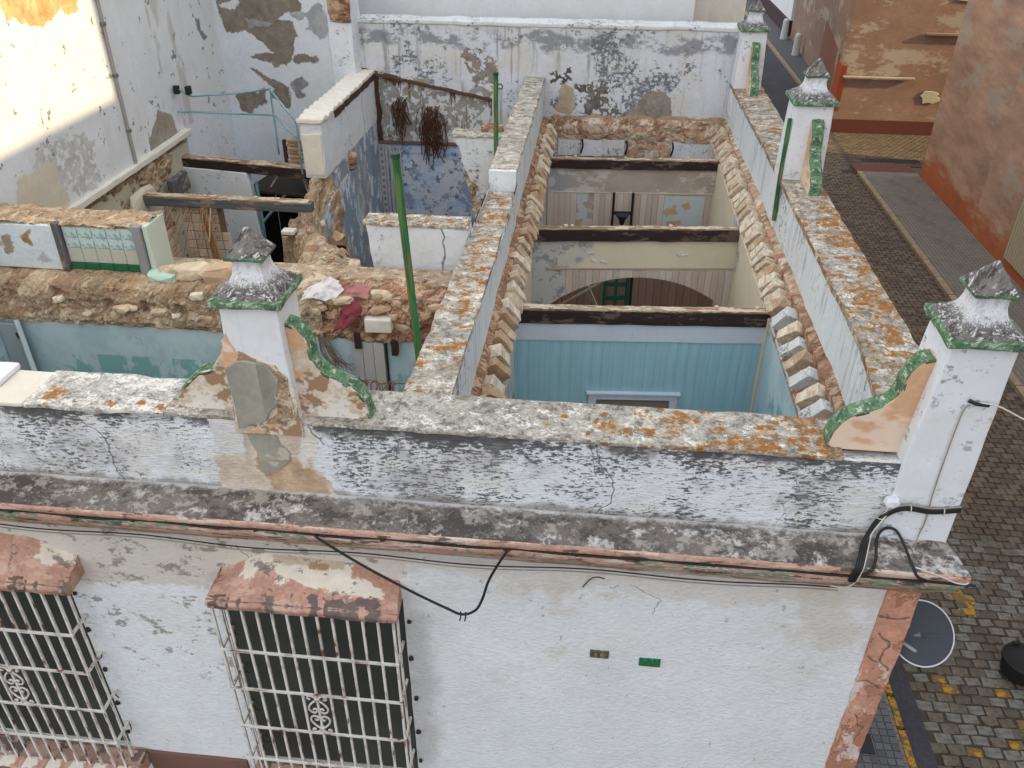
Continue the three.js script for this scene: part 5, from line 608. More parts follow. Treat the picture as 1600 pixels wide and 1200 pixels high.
  for (const x of [-0.2, 0.17]) part('stile', block(x - 0.03, x + 0.03, 1.6, 3.4, -0.02, 0.02, { s: 0.4, r: 0.005, a: 0.002 }), gm, g); for (const y of [1.7, 2.3, 2.78, 3.02, 3.3]) part('rail', block(-0.17, 0.14, y - 0.04, y + 0.04, -0.016, 0.016, { s: 0.3, r: 0.005, a: 0.002 }), gm, g); part('middle_stile', block(-0.04, 0.01, 1.7, 3.3, -0.012, 0.012, { s: 0.4, r: 0.004, a: 0.001 }), gm, g); part('dark_stile', block(0.215, 0.255, 1.6, 3.4, -0.03, 0.03, { s: 0.4, r: 0.005, a: 0.001 }), M.dark, g, 'dark edge post');
  solo('plank', bar([-0.2, 3.45, -7.3], [0.22, 2.65, -7.1], 0.1, 0.025), M.plank, 'pale plank leaning under the left side of the arch', 'plank'); solo('lath', bar([-0.55, 2.75, -7.1], [0.62, 3.5, -7.25], 0.035, 0.015), M.plank, 'thin pale lath crossing the leaning plank under the arch', 'plank');
  // grey banded partition at the back
  const p = thing('panelled_partition', 'grey and wood panelled partition with two bare patches under the rearmost beam', 'partition', [-0.85, 0, -9.7], skewT(-0.85, -9.7, 2.3, -9.9));
  part('plaster', block(0, 3.2, 0, 4.24, -0.1, 0, { s: 0.3, r: 0.004, a: 0.004, sd: 231, uv: uXY(0, 3.75, 3.4, 0.6) }), M.bandGrey, p, 'grey brown plaster band'); seed(232);
  const b4 = block(0.002, 0.103, 0, 3.77, 0.0, 0.014, { s: 0.6, r: 0.003, a: 0.001, uv: uXY(0, 0, 0.14, 4) }); for (let i = 0; i < 30; i++) { const x = i * 0.106; if ((x > 0.44 && x < 0.76) || (x > 2.1 && x < 2.86)) continue; const k = part('board', b4, M.woodB[Math.floor(R() * 3)], p); k.position.x = x; }
  const bp = surf(0.8, 3.2, 120, lime({ s: 241, base: [196, 204, 204], mold: 0.12, beige: 0, layers: [layer([[0, 2.9], [0.12, 2.95], [0.25, 3.02], [0.3, 2.86], [0.1, 2.8]], [196, 166, 126], { w: 0.05, f: 8, s: 243 }), layer([[0.38, 3.0], [0.46, 3.08], [0.52, 2.95], [0.42, 2.92]], [196, 166, 126], { w: 0.05, f: 8, s: 245 }), layer([[0.1, 2.7], [0.4, 2.72], [0.35, 2.55], [0.1, 2.5]], [196, 166, 126], { w: 0.05, f: 8, s: 247 })] }), { bump: 0 });
  part('bare_patch', block(0.535, 0.735, 0.5, 3.76, 0.0, 0.008, { s: 0.4, a: 0.002, uv: uXY(0.3, 0.55, 0.8, 3.2) }), bp, p, 'narrow bluish bare patch'); part('bare_patch', block(2.125, 2.855, 0.5, 3.74, 0.0, 0.008, { s: 0.4, a: 0.002, uv: uXY(2.1, 0.55, 0.8, 3.2) }), bp, p, 'wide cream bare patch');
  part('trim', block(0, 3.2, 3.765, 3.785, 0, 0.02, { s: 0.2, r: 0.003, a: 0.004 }), flat(196, 184, 168), p);
  const c = thing('dark_wood_rack', 'dark wooden frame with two posts against the rearmost panelling', 'rack', [0.52, 0, -9.55], 0.06);
  for (const x of [-0.17, 0.17]) part('post', block(x - 0.022, x + 0.022, 1.2, 3.86, -0.03, 0.02, { s: 0.4, r: 0.005, a: 0.002, uv: uXY(0, 0, 0.3, 1.2) }), M.darkwood, c); for (const y of [3.48, 3.16, 2.6]) part('rail', block(-0.15, 0.15, y - 0.03, y + 0.03, -0.02, 0.015, { s: 0.3, r: 0.005, a: 0.002, uv: uXY(0, 0, 0.3, 1.2) }), M.darkwood, c); const fu = new THREE.LatheGeometry([[0.02, 0], [0.035, 0.12], [0.06, 0.22], [0.12, 0.3], [0.125, 0.33], [0, 0.33]].map((q) => new THREE.Vector2(...q)), 20); fu.translate(0, 3.16, 0.06); part('urn', fu, flat(34, 36, 42, 0.5), c, 'dark funnel shaped urn');
  const fm = flat(110, 92, 80, 0.9); struct('floor', block(-7.2, 2.2, -0.02, 0.06, -11.4, -0.4, { s: 2, a: 0.002 }), fm);
  solo('green_pipe', tube([[2.39, 6.2, -5.98], [2.39, 6.0, -5.97], [2.39, 5.4, -5.94], [2.4, 4.88, -5.9]], 0.028, { rad: 10, tension: 0 }), M.pole, 'green drainpipe on the inner side of the pillar half way along the parapet', 'pipe');
}

// ---------------------------------------------------------------- rooms on the left
const stones = [0, 1, 2, 3, 4, 5].map((i) => stoneGeo(0.16, 0.11, 0.12, 301 + i, 0.34));
{
  const t = thing('blue_room_wall', 'thick blue painted wall of the front room with a crumbling rubble top', 'wall');
  part('wall', block(-6.9, -1.44, 0, 4.42, -3.62, -3.05, { s: 0.2, r: 0.01, a: 0.005, sd: 303, uv: uXY(-6.9, 0, 5.6, 4.4) }), M.blueWall, t);
  part('side_face', block(-7.3, -6.88, 0, 4.42, -3.6, -0.43, { s: 0.3, a: 0.004, sd: 304, uv: uZY(-4, 0, 5.6, 4.4) }), M.blueWall, t);
  const P1 = [[-3.02, 4.37], [-3.0, 4.44], [-3.03, 4.56], [-3.02, 4.7], [-3.05, 4.84], [-3.08, 4.88], [-3.16, 4.91], [-3.3, 4.92], [-3.5, 4.92]], P2 = [[-3.02, 4.36], [-3.0, 4.44], [-3.05, 4.6], [-3.06, 4.72], [-3.12, 4.86], [-3.3, 4.9], [-3.55, 4.86], [-3.8, 4.78], [-4.05, 4.7]];
  const pr = (P, q) => { const i = Math.min(7, Math.floor(q)), f = q - i; return [P[i][0] + (P[i + 1][0] - P[i][0]) * f, P[i][1] + (P[i + 1][1] - P[i][1]) * f]; };
  const HOLES = [[-6.05, 4.72, 0.05], [-5.45, 4.62, 0.05], [-5.02, 4.62, 0.05], [-6.6, 4.66, 0.06], [-4.6, 4.6, 0.06], [-3.9, 4.6, 0.05], [-3.4, 4.62, 0.06]];
  const rub = (x0, x1, P, n, sd, amp, m, lab) => part('rubble_top', rubbleGeo(n, 70, (s, k) => { const [z, y] = pr(P, k * 8), X = x0 + (x1 - x0) * s; let hol = 0; if (X < -3) for (const [hx, hy, hw] of HOLES) hol += Math.exp(-(((X - hx) / hw) ** 4) - (((y - hy) / 0.075) ** 4)); return { p: [X, y, z - hol * 0.09 * (k < 0.6 ? 1 : 0)], n: [0, sm(0.4, 0.7, k), 1 - 0.8 * sm(0.4, 0.7, k)], a: 1 }; }, amp, 8, sd), m, t, lab);
  const r1 = rub(-7.0, -2.95, P1, 420, 305, 0.034, M.rubble, 'tan rubble'), r2 = rub(-2.97, -1.43, P2, 240, 306, 0.06, M.rubbleRed, 'red brown rubble');
  part('core', block(-7, -1.44, 4.3, 4.86, -3.9, -3.12, { s: 0.3, a: 0.01 }), M.rubble, t);
  seed(307);
  let i3 = 0; const put = (par, x, y, z, s, m, ry) => { const k = part('stone', stones[Math.floor(R() * 6)], m ?? M.stone[Math.floor(R() * 4)], par); k.position.set(x, y, z); k.scale.set(s * rr(0.8, 1.5), s * rr(0.7, 1.1), s); k.rotation.set(rr(-0.4, 0.4), ry ?? rr(-0.5, 0.5), rr(-0.2, 0.2)); return k; };
  for (const [x, y, q] of [[-6.03, 4.68, 0.7], [-6.0, 4.6, 0.45], [-5.28, 4.6, 1.1], [-5.36, 4.6, 0.6], [-5.18, 4.62, 0.7], [-4.85, 4.58, 0.9], [-5.75, 4.5, 0.6], [-4.3, 4.52, 0.7]]) put(r1, x, y, -3.035, q, M.stone[i3++ % 3 === 0 ? 2 : 1]);
  for (let i = 0; i < 22; i++) put(r1, -4.75 + rr(0, 1.8), rr(4.47, 4.86), -3.02 - rr(0, 0.05), rr(0.4, 1.0), M.stone[[1, 3, 0][i % 3]]);
  for (const [x, s] of [[-4.5, 2.1], [-4.15, 2.4], [-3.85, 1.7], [-4.75, 1.5]]) put(r1, x, 4.98, -3.3, s, M.stone[1], 0.2);
  for (let i = 0; i < 34; i++) put(r2, rr(-2.9, -1.55), rr(4.5, 4.9), -3.05 - rr(0, 0.12), rr(0.4, 1.1), M.stone[[3, 1, 3][i % 3]]);
  part('block', block(-0.15, 0.15, -0.085, 0.085, -0.1, 0.1, { s: 0.06, r: 0.02, a: 0.012, sd: 308, uv: uXY(0, 0, 2, 2) }), M.limeCream, r2, 'pale squared block').position.set(-2.3, 4.585, -3.05);
  for (const [x, y0] of [[-2.56, 4.27], [-2.14, 4.2]]) part('iron_bracket', block(x - 0.035, x + 0.035, y0, y0 + 0.2, -3.06, -2.97, { s: 0.05, r: 0.01, a: 0.008 }), M.iron, t);
  const bd = thing('grey_boards', 'weathered grey boards standing against the blue wall beside the green pole', 'boards', [-2.46, 0, -3.03]); seed(309); for (let i = 0; i < 3; i++) part('board', block(-0.18 + i * 0.125, -0.06 + i * 0.125, 1, 4.34, -0.01, 0.02, { s: 0.4, r: 0.004, a: 0.003, uv: uXY(i * 0.4, 0, 0.4, 2) }), flat(176 + i * 4, 174 + i * 3, 176, 0.8), bd);
  part('dark_gap_strip', block(0.2, 0.225, 1, 4.33, -0.012, 0.004, { s: 0.4, a: 0.004 }), M.dark, bd, 'dark strip standing in for the shaded gap beside the boards');  // solid dark strip stands in for the shade of a gap
  const cl2 = thing('red_cloth', 'dark red crumpled sheet lying on the red brown rubble', 'cloth'); const cm = flat(122, 46, 56, 0.8, { side: THREE.DoubleSide }); const ragged = (c, pts, sd, fold, sl) => { const m = mesher(), N = 44, K = 9; const at = (q) => { const a = q * pts.length, i = Math.floor(a) % pts.length, f = a - Math.floor(a), b = pts[(i + 1) % pts.length]; return [pts[i][0] + (b[0] - pts[i][0]) * f, pts[i][1] + (b[1] - pts[i][1]) * f]; }; m.grid(N, K, (i, j) => { const e = at((i % N) / N), r = j / K, jag = 1 + (j === K ? (h2(i % N, 3, sd) - 0.5) * 0.16 : 0), x = e[0] * r * jag, y = e[1] * r * jag, k = (f3(x * 11, y * 13, sd, 3, sd) - 0.5) * 2 * fold, q = (f3(x * 26, y * 22, sd, 2, sd + 5) - 0.5) * fold; return [c[0] + x, c[1] + y + k * 0.3, c[2] - y * sl + k + q + fold * 0.5]; }, (p, i, j) => [i / N, j / K]); return m.geo(); };
  part('sheet', ragged([-2.62, 4.72, -2.98], [[0.12, 0.14], [0.17, 0.04], [0.08, -0.06], [-0.02, -0.12], [-0.19, -0.2], [-0.12, -0.08], [-0.08, 0.06], [0.0, 0.13]], 311, 0.045, 0.5), cm, cl2);
  solo('white_sheet', ragged([-2.93, 4.93, -3.1], [[0.24, 0.03], [0.16, -0.04], [0.05, -0.07], [-0.12, -0.05], [-0.22, -0.08], [-0.2, 0.0], [-0.06, 0.06], [0.06, 0.11], [0.17, 0.08]], 315, 0.06, 1.4), flat(208, 202, 198, 0.8, { side: THREE.DoubleSide }), 'torn white sheeting bunched on the rubble left of the dark red sheet', 'sheet');
  solo('pink_sheet', ragged([-2.6, 4.93, -3.16], [[0.2, 0.03], [0.19, -0.05], [0.02, -0.05], [-0.12, -0.06], [-0.1, 0.02], [0.0, 0.06], [0.1, 0.05]], 317, 0.05, 1.3), flat(168, 112, 108, 0.85, { side: THREE.DoubleSide }), 'faded pink sheet on the rubble above the dark red sheet', 'sheet');
  seed(318); const tw = []; for (let i = 0; i < 26; i++) { const x = -2.95 + rr(-0.06, 0.06); tw.push(tube([[x, 4.4, -2.97], [x + 0.08 + rr(-0.05, 0.1), 4.25 - rr(0, 0.1), -2.92], [x + 0.15 + rr(-0.1, 0.2), 4.1 - rr(0, 0.12), -2.9 + rr(-0.05, 0.05)]], i < 3 ? 0.009 : 0.004, { seg: 6, rad: 4 })); } const dt = thing('dry_twigs', 'dry twigs drooping over the blue wall beside the scroll wing', 'dry plant'); part('twigs', mergeGeometries(tw), flat(110, 96, 82, 0.9), dt, undefined, 'stuff');
  // leaning laths at the left end
  solo('lath', bar([-6.62, 4.4, -2.98], [-6.3, 3.2, -2.6], 0.05, 0.03), flat(190, 206, 208, 0.6), 'pale blue lath leaning in the left corner of the blue room', 'lath'); const pd = thing('grey_door_leaf', 'grey door leaf against the blue wall behind the leaning lath', 'door', [-6.72, 0, -3.0]); part('panel', block(-0.15, 0.13, 0.1, 4.34, 0, 0.03, { s: 0.4, a: 0.003 }), flat(158, 168, 170, 0.7), pd); part('edge', block(0.1, 0.15, 0.1, 4.2, 0.03, 0.06, { s: 0.4, a: 0.003 }), flat(186, 196, 198, 0.7), pd); part('grip', tube([[0.05, 4.22, 0.03], [0.1, 4.2, 0.08], [0.15, 4.12, 0.06]], 0.012, {}), M.iron, pd);
  seed(319); const ld = []; for (let i = 0; i < 40; i++) { const x = rr(-1.98, -1.5); ld.push(tube([[x, 5.38, -0.46], [x + rr(-0.05, 0.05), 5.44 + rr(0, 0.03), -0.5], [x + rr(-0.1, 0.1), 5.42 + rr(0, 0.06), -0.55]], 0.004, { seg: 4, rad: 4 })); } const lw = thing('dry_weeds', 'small dry weeds growing behind the front coping beside the dividing wall', 'dry plant'); part('weeds', mergeGeometries(ld), flat(104, 70, 58, 0.95), lw, undefined, 'stuff');
}
{ // tiled remains on the rubble, left
  const t = thing('tiled_wall', 'remains of a low tiled kitchen wall with a green tile strip, at the left edge', 'wall');
  part('wall', block(-7.1, -4.96, 4.86, 5.5, -3.74, -3.34, { s: 0.07, r: 0.02, a: 0.012, sd: 321, uv: uXY(0, 0, 2, 2) }), M.rubble, t);
  part('rubble_top', rubbleGeo(150, 20, (s, k) => ({ p: [-7.1 + s * 2.16, 5.47 + 0.05 * Math.sin(k * 3.1), -3.3 - k * 0.5], n: [0, 1, 0] }), 0.06, 6, 322), M.rubble, t, 'crumbling tan top');
  const pb = surf(1.2, 0.7, 200, lime({ s: 323, base: [206, 216, 222], mold: 0, beige: 0.05, layers: [layer([[0.62, 0.4], [0.78, 0.5], [0.74, 0.3]], [150, 118, 88], { w: 0.03, f: 12, s: 324 }), layer([[0.38, 0.42], [0.52, 0.44], [0.48, 0.2], [0.4, 0.2]], [158, 142, 126], { w: 0.04, f: 10, s: 325 }), layer([[-0.1, 0.42], [0.3, 0.44], [0.4, 0.3], [-0.1, 0.2]], [176, 172, 162], { w: 0.05, f: 8, s: 326 }), layer([[0.75, 0.1], [0.95, 0.12], [0.85, 0.24]], [176, 180, 186], { w: 0.03, f: 9, s: 327 }), layer([[-0.1, 0.3], [0.2, 0.2], [0.25, 0.0], [-0.1, -0.1]], [140, 112, 80], { w: 0.06, f: 9, s: 328 })] }), { bump: 0.012 });
  part('pale_plaster', block(-7.1, -6.05, 4.92, 5.46, -3.36, -3.29, { s: 0.06, r: 0.012, a: 0.008, sd: 329, uv: uXY(-7.1, 4.9, 1.2, 0.7) }), pb, t, 'pale blue plaster with holes'); part('timber', block(-6.05, -5.97, 4.92, 5.5, -3.36, -3.27, { s: 0.06, r: 0.01, a: 0.01, uv: uXY(0, 0, 0.6, 3.4) }), M.beamGrey, t, 'brown timber strip');
  const pale = block(-0.083, 0.083, 0, 0.125, 0, 0.02, { s: 0.1, r: 0.004, a: 0.0015, uv: uXY(0, 0, 0.25, 0.25) }), low = block(-0.083, 0.083, 0, 0.172, 0, 0.02, { s: 0.1, r: 0.004, a: 0.0015, uv: uXY(0, 0, 0.6, 0.6) }), gr = block(-0.083, 0.083, 0, 0.085, 0, 0.026, { s: 0.1, r: 0.006, a: 0.0015 }), gm = flat(186, 184, 172, 0.35);
  for (let i = 0; i < 5; i++) { const x = -5.875 + i * 0.171; for (const [g, y, m] of [[gr, 4.925, M.greenTile], [low, 5.015, gm], [pale, 5.19, M.paleTile], [pale, 5.318, M.paleTile]]) { const k = part('tile', g, m, t); k.position.set(x, y, -3.345); } }
  part('timber', block(-5.1, -5.0, 4.86, 5.5, -3.36, -3.26, { s: 0.06, r: 0.01, a: 0.006 }), flat(138, 138, 138, 0.9), t, 'grey post'); part('end_face', block(-4.99, -4.93, 4.84, 5.5, -3.72, -3.3, { s: 0.06, r: 0.012, a: 0.008, uv: uZY(0, 0, 1.4, 1.4) }), flat(196, 204, 188, 0.8), t, 'pale green end face'); 
  const k = part('plaster_lump', stoneGeo(0.34, 0.12, 0.2, 331, 0.35), flat(182, 206, 192, 0.8), t, 'broken pale green lump'); k.position.set(-4.82, 4.93, -3.24);
}
{ // partition block beside the dividing wall
  const t = thing('white_partition_stub', 'short white partition block with a cracked face behind the tall green pole', 'wall');
  const lf = (p) => [p[0] + (p[0] < -2.4 ? (5.4 - p[1]) * 0.1 : 0), p[1], p[2]];
  part('wall', block(-2.64, -1.42, 4.46, 5.36, -4.26, -3.98, { s: 0.07, r: 0.025, a: 0.012, sd: 341, uv: uXY(-2.7, 4.4, 4, 2), shape: lf }), M.stubLime ??= surf(4, 2, 200, lime({ s: 343, base: [214, 218, 222], mold: 0.28, beige: 0.12, layers: [crack([[0.93, 0.98], [0.99, 0.86], [0.98, 0.6], [0.97, 0.3], [0.99, 0.1]], 0.016)] }), { bump: 0.012 }), t);
  part('top', block(-2.66, -1.42, 5.35, 5.4, -4.27, -3.965, { s: 0.05, r: 0.02, a: 0.014, sd: 342, uv: uXZ(-1.45, -10.3, 0.5, 11) }), M.copMid, t, 'weathered top');
  part('mortar_lump', stoneGeo(0.3, 0.26, 0.2, 345, 0.3), M.rubbleRed, t, 'brown round lump at the foot').position.set(-1.66, 4.62, -3.95);
  // stub wall farther back
  const s = thing('mould_stub_wall', 'ragged mould spotted stub wall abutting the dividing wall, by the far green pole', 'wall'); const sp = new THREE.Shape(); seed(346); const pts = [[-2.32, 5.08], [-1.42, 5.12], [-1.42, 3.3], [-1.86, 3.2], [-1.9, 3.6], [-1.98, 3.9], [-1.94, 4.25], [-2.12, 4.5], [-2.2, 4.75]]; let f = 0; pts.forEach((p, i) => { const q = pts[(i + 1) % pts.length], n = i < 3 ? 1 : 4; for (let k = 0; k < n; k++) { const x = p[0] + (q[0] - p[0]) * k / n + (i < 3 ? 0 : rr(-0.03, 0.03)), y = p[1] + (q[1] - p[1]) * k / n + (i < 3 ? 0 : rr(-0.03, 0.03)); f++ ? sp.lineTo(x, y) : sp.moveTo(x, y); } });
  const g = new THREE.ExtrudeGeometry(sp, { depth: 0.28, bevelSize: 0.015, bevelThickness: 0.015, bevelSegments: 2 }); g.translate(0, 0, -8.7); { const u = g.attributes.uv, p = g.attributes.position; for (let i = 0; i < u.count; i++) u.setXY(i, (p.getX(i) + p.getZ(i)) / 4, p.getY(i) / 2 + 0.3); } part('wall', g, M.limeA, s);
  part('top', block(-2.36, -1.42, 5.09, 5.14, -8.74, -8.38, { s: 0.06, r: 0.02, a: 0.018, uv: uXZ(0, -10.3, 0.5, 11) }), M.copMid, s, 'stained top'); part('bare_core', rubbleGeo(40, 60, (a, b) => ({ p: [-2.0 + a * 0.6 + (b < 0.5 ? 0 : -0.05) - (b > 0.7 ? (b - 0.7) * 0.5 : 0), 3.2 + b * 1.3, -8.42], n: [0, 0, 1] , a: 1 - 0.6 * Math.abs(a - 0.4) }), 0.07, 5, 347), M.rubble, s, 'bare tan masonry'); part('brick', block(-1.9, -1.55, 5.12, 5.24, -8.75, -8.55, { s: 0.06, r: 0.02, a: 0.012, uv: uXY(0, 0, 2, 2) }), M.rubbleRed, s, 'loose brick on the stub'); part('mortar_lump', stoneGeo(0.24, 0.3, 0.2, 349, 0.35), M.rubbleRed, s, 'rusty lump').position.set(-1.66, 3.72, -8.35);
}
{ // wall between the yard and the small blue room
  const t = thing('yard_wall', 'white dividing wall with ridged top and broken front end between yard and small blue room', 'wall');
  part('upper_wall', block(-4.68, -4.33, 4.5, 5.4, -11.3, -7.86, { s: 0.08, r: 0.025, a: 0.016, sd: 351, uv: uZY(-11.3, 4.2, 4, 2) }), M.stubLime, t);
  part('ridged_top', block(-4.72, -4.3, 5.39, 5.46, -11.3, -7.82, { s: 0.05, r: 0.025, a: 0.02, f: 5, sd: 352, uv: uXZ(0, 0, 2, 2), shape: (p) => [p[0], p[1] + (p[1] > 5.42 ? 0.016 * Math.sin(p[2] * 24) : 0), p[2]] }), M.limeCream, t, 'ridged white top');
  part('end_face', block(-4.66, -4.35, 4.56, 5.22, -7.9, -7.83, { s: 0.06, r: 0.012, a: 0.01 }), M.limeCream, t, 'cream plastered end'); part('stain', block(-4.335, -4.31, 5.28, 5.4, -11.2, -8.6, { s: 0.04, r: 0.005, a: 0.02, f: 9 }), flat(70, 46, 34, 0.95), t, 'dark brown dirt under the top');
  part('lower_wall', block(-4.68, -4.335, 0, 4.52, -11.3, -7.4, { s: 0.12, r: 0.02, a: 0.012, sd: 353, uv: uZY(-11.3, 0, 4.6, 4.2), shape: (p) => { const lim = 4.52 - 0.62 * sm(-8.8, -7.4, p[2]); return [p[0], Math.min(p[1], lim + 0.0), p[2]]; } }), M.peel, t, 'peeling blue lower face');
  // eroded end: a masonry mass that falls away to the front
  const heap = (A, B, w, sd, m, n, lab, drop = 2.6) => part('rubble', rubbleGeo(Math.round(n * 1.6), 110, (s, k) => { const t2 = k * 2 - 1, dx = B[0] - A[0], dz = B[2] - A[2], L = Math.hypot(dx, dz), px = -dz / L, pz = dx / L, W = w * (1 + 0.35 * Math.sin(s * 7 + sd)); const c = Math.sign(t2) * Math.pow(Math.abs(t2), 0.75) * W; const y = A[1] + (B[1] - A[1]) * s - Math.pow(Math.abs(t2), 3.2) * drop; const e = s > 0.97 ? (s - 0.97) / 0.03 : 0; return { p: [A[0] + dx * s + px * c, y - e * 1.6, A[2] + dz * s + pz * c], n: [px * t2 * 0.9, 1 - Math.abs(t2) * 0.7, pz * t2 * 0.9] }; }, 0.13, 3.2, sd), m, t, lab);
  heap([-4.5, 4.62, -8.2], [-4.52, 4.0, -6.55], 0.26, 354, M.rubble, 60, 'bare tan masonry', 1.8); heap([-4.45, 4.05, -6.9], [-2.95, 4.75, -3.85], 0.5, 355, M.rubble, 120, 'heap of tan rubble', 2.6); heap([-3.9, 3.5, -6.0], [-2.3, 4.3, -3.9], 0.6, 356, M.rubble, 90, 'lower heap of tan rubble', 2.4);
  const hp = t.children[t.children.length - 2]; seed(357); for (let i = 0; i < 30; i++) { const s = R(), k = part('stone', stones[Math.floor(R() * 6)], [M.stone[1], M.stone[3], M.rubble][i % 3], hp); k.position.set(-4.45 + 1.5 * s + rr(-0.3, 0.3), 4.06 + 0.7 * s + rr(-0.14, 0.03), -6.9 + 3.05 * s + rr(-0.25, 0.25)); k.scale.setScalar(rr(0.4, 1.2)); k.rotation.set(R() * 3, R() * 3, R() * 3); }
  part('brick', block(-0.1, 0.1, -0.03, 0.03, -0.08, 0.08, { s: 0.05, r: 0.01, a: 0.006, uv: uXY(0, 0, 2, 2) }), M.limeCream, hp, 'cream brick').position.set(-4.58, 4.12, -6.55); part('hole_mass', stoneGeo(0.26, 0.34, 0.1, 358, 0.35), M.rubbleRed, t, 'brown hole').position.set(-4.33, 4.36, -9.2);
  const h2b = thing('basket', 'brown round broken basket lying in the rubble beside the peeling blue wall', 'basket', [-4.12, 3.55, -7.2]); h2b.rotation.set(0.9, 0.3, 0.4); const hb = []; for (let i = 0; i < 6; i++) { const g = new THREE.TorusGeometry(0.1 + i * 0.02, 0.012, 6, 24); g.translate(0, 0, i * 0.03); hb.push(g); } part('weave', mergeGeometries(hb), flat(140, 108, 80, 0.9), h2b); part('lining', new THREE.SphereGeometry(0.19, 16, 8, 0, 6.3, 0, 1.5).rotateX(-1.57), flat(120, 90, 68, 0.9, { side: THREE.DoubleSide }), h2b);
}
{ // party wall and rear yard wall
  const t = thing('party_wall', 'tall white party wall on the left, its upper part in sunlight', 'wall');
  part('wall', block(-7.7, -7.1, 4.92, 9.4, -11.4, -7.03, { s: 0.12, r: 0.0, a: 0.008, f: 2, sd: 401, uv: uZY(-11.5, 4.8, 11.5, 4.8) }), M.party, t); part('wall', block(-7.7, -7.06, 4.92, 9.4, -7.03, 3, { s: 0.12, r: 0.01, a: 0.008, f: 2, sd: 401, uv: uZY(-11.5, 4.8, 11.5, 4.8) }), M.party, t);
  part('ledge', block(-7.2, -6.98, 4.84, 4.93, -8.9, 2.5, { s: 0.1, r: 0.012, a: 0.01, sd: 402, uv: uXZ(0, 0, 2, 2) }), M.limeCream, t, 'cream ledge at the old floor level');
  part('lower_wall', rubbleGeo(200, 70, (s, k) => ({ p: [-7.12 - 0.05 * Math.sin(k * 3), 4.86 - k * 3.0, -9.0 + s * 6], n: [1, 0, 0] }), 0.22, 2.6, 403), M.rubble, t, 'crumbling tan lower masonry');
  part('render_patch', (() => { const g = stoneGeo(0.14, 1.1, 0.9, 404, 0.25); return g; })(), M.sandPlaster, t, 'pale smooth render patch').position.set(-6.98, 4.05, -6.9); part('timber_end', block(-7.0, -6.9, 4.1, 4.4, -8.3, -7.7, { s: 0.06, r: 0.02, a: 0.03 }), M.beamGrey, t, 'grey timber stub');
  const lw = part('sandy_wall', block(-7.6, -7.12, 0, 4.7, -8.9, -3.5, { s: 0.4, a: 0.01, uv: uZY(0, 0, 1.4, 1.4) }), M.sandPlaster, t); part('lower_face', block(-7.6, -7.1, 0, 4.93, -11.3, -8.9, { s: 0.2, r: 0, a: 0.006, uv: uZY(0, 0, 1.4, 1.4) }), M.limeClean, t);
  const p = thing('conduit', 'grey vertical conduit running down the white party wall', 'pipe'); part('tube', tube([[-7.04, 9, -7.02], [-7.04, 7.3, -7.03], [-7.035, 6, -7.01], [-7.03, 4.95, -7.0]], 0.026, { rad: 8 }), flat(150, 146, 140, 0.6), p); for (const y of [5.4, 6.2, 6.9, 7.25]) part('clip', block(-7.1, -7.0, y, y + 0.05, -7.05, -6.98, { s: 0.05, r: 0.008, a: 0.003 }), flat(110, 104, 96, 0.8), p);
  const y = thing('yard_rear_wall', 'white rear wall of the yard with large grey brown peeled patches', 'wall');
  part('wall', block(-7.12, -4.6, 0, 9.2, -11.25, -10.9, { s: 0.14, r: 0, a: 0.006, f: 2.2, sd: 411, uv: uXY(-7.15, 3.6, 2.6, 5.6) }), M.rearLeft, y);
  const w = thing('yard_partition', 'white partition under the rear dark beam, broken open at a dark doorway', 'partition', [-7.2, 0, -8.72], skewT(-7.2, -8.7, -4.6, -8.3)); seed(413); const ps = new THREE.Shape(); ps.moveTo(0, 0); ps.lineTo(1.42, 0); for (let k = 0; k <= 12; k++) ps.lineTo(1.42 + rr(-0.03, 0.03) - (k > 9 ? (k - 9) * 0.035 : 0), 0.2 + k * 0.33); ps.lineTo(1.3, 4.34); ps.lineTo(0, 4.34); ps.lineTo(0, 0); const pg2 = new THREE.ExtrudeGeometry(ps, { depth: 0.12, bevelSize: 0.01, bevelThickness: 0.01, bevelSegments: 1 }); { const u = pg2.attributes.uv, q = pg2.attributes.position; for (let k = 0; k < u.count; k++) u.setXY(k, q.getX(k) / 1.4, q.getY(k) / 1.4); } part('wall', pg2, M.limeClean, w);
  part('added_dark_lining', mergeGeometries([block(1.2, 2.6, 0, 4.0, -0.95, -0.9, { s: 1, a: 0 }), block(1.2, 2.6, 3.95, 4.0, -0.9, -0.02, { s: 1, a: 0 }), block(1.15, 1.2, 0, 4, -0.9, -0.02, { s: 1, a: 0 })]), flat(46, 38, 34, 0.95), w, 'added dark panels standing in for the shade inside the doorway');  // added dark panels and cover stand in for the doorway's shade
}
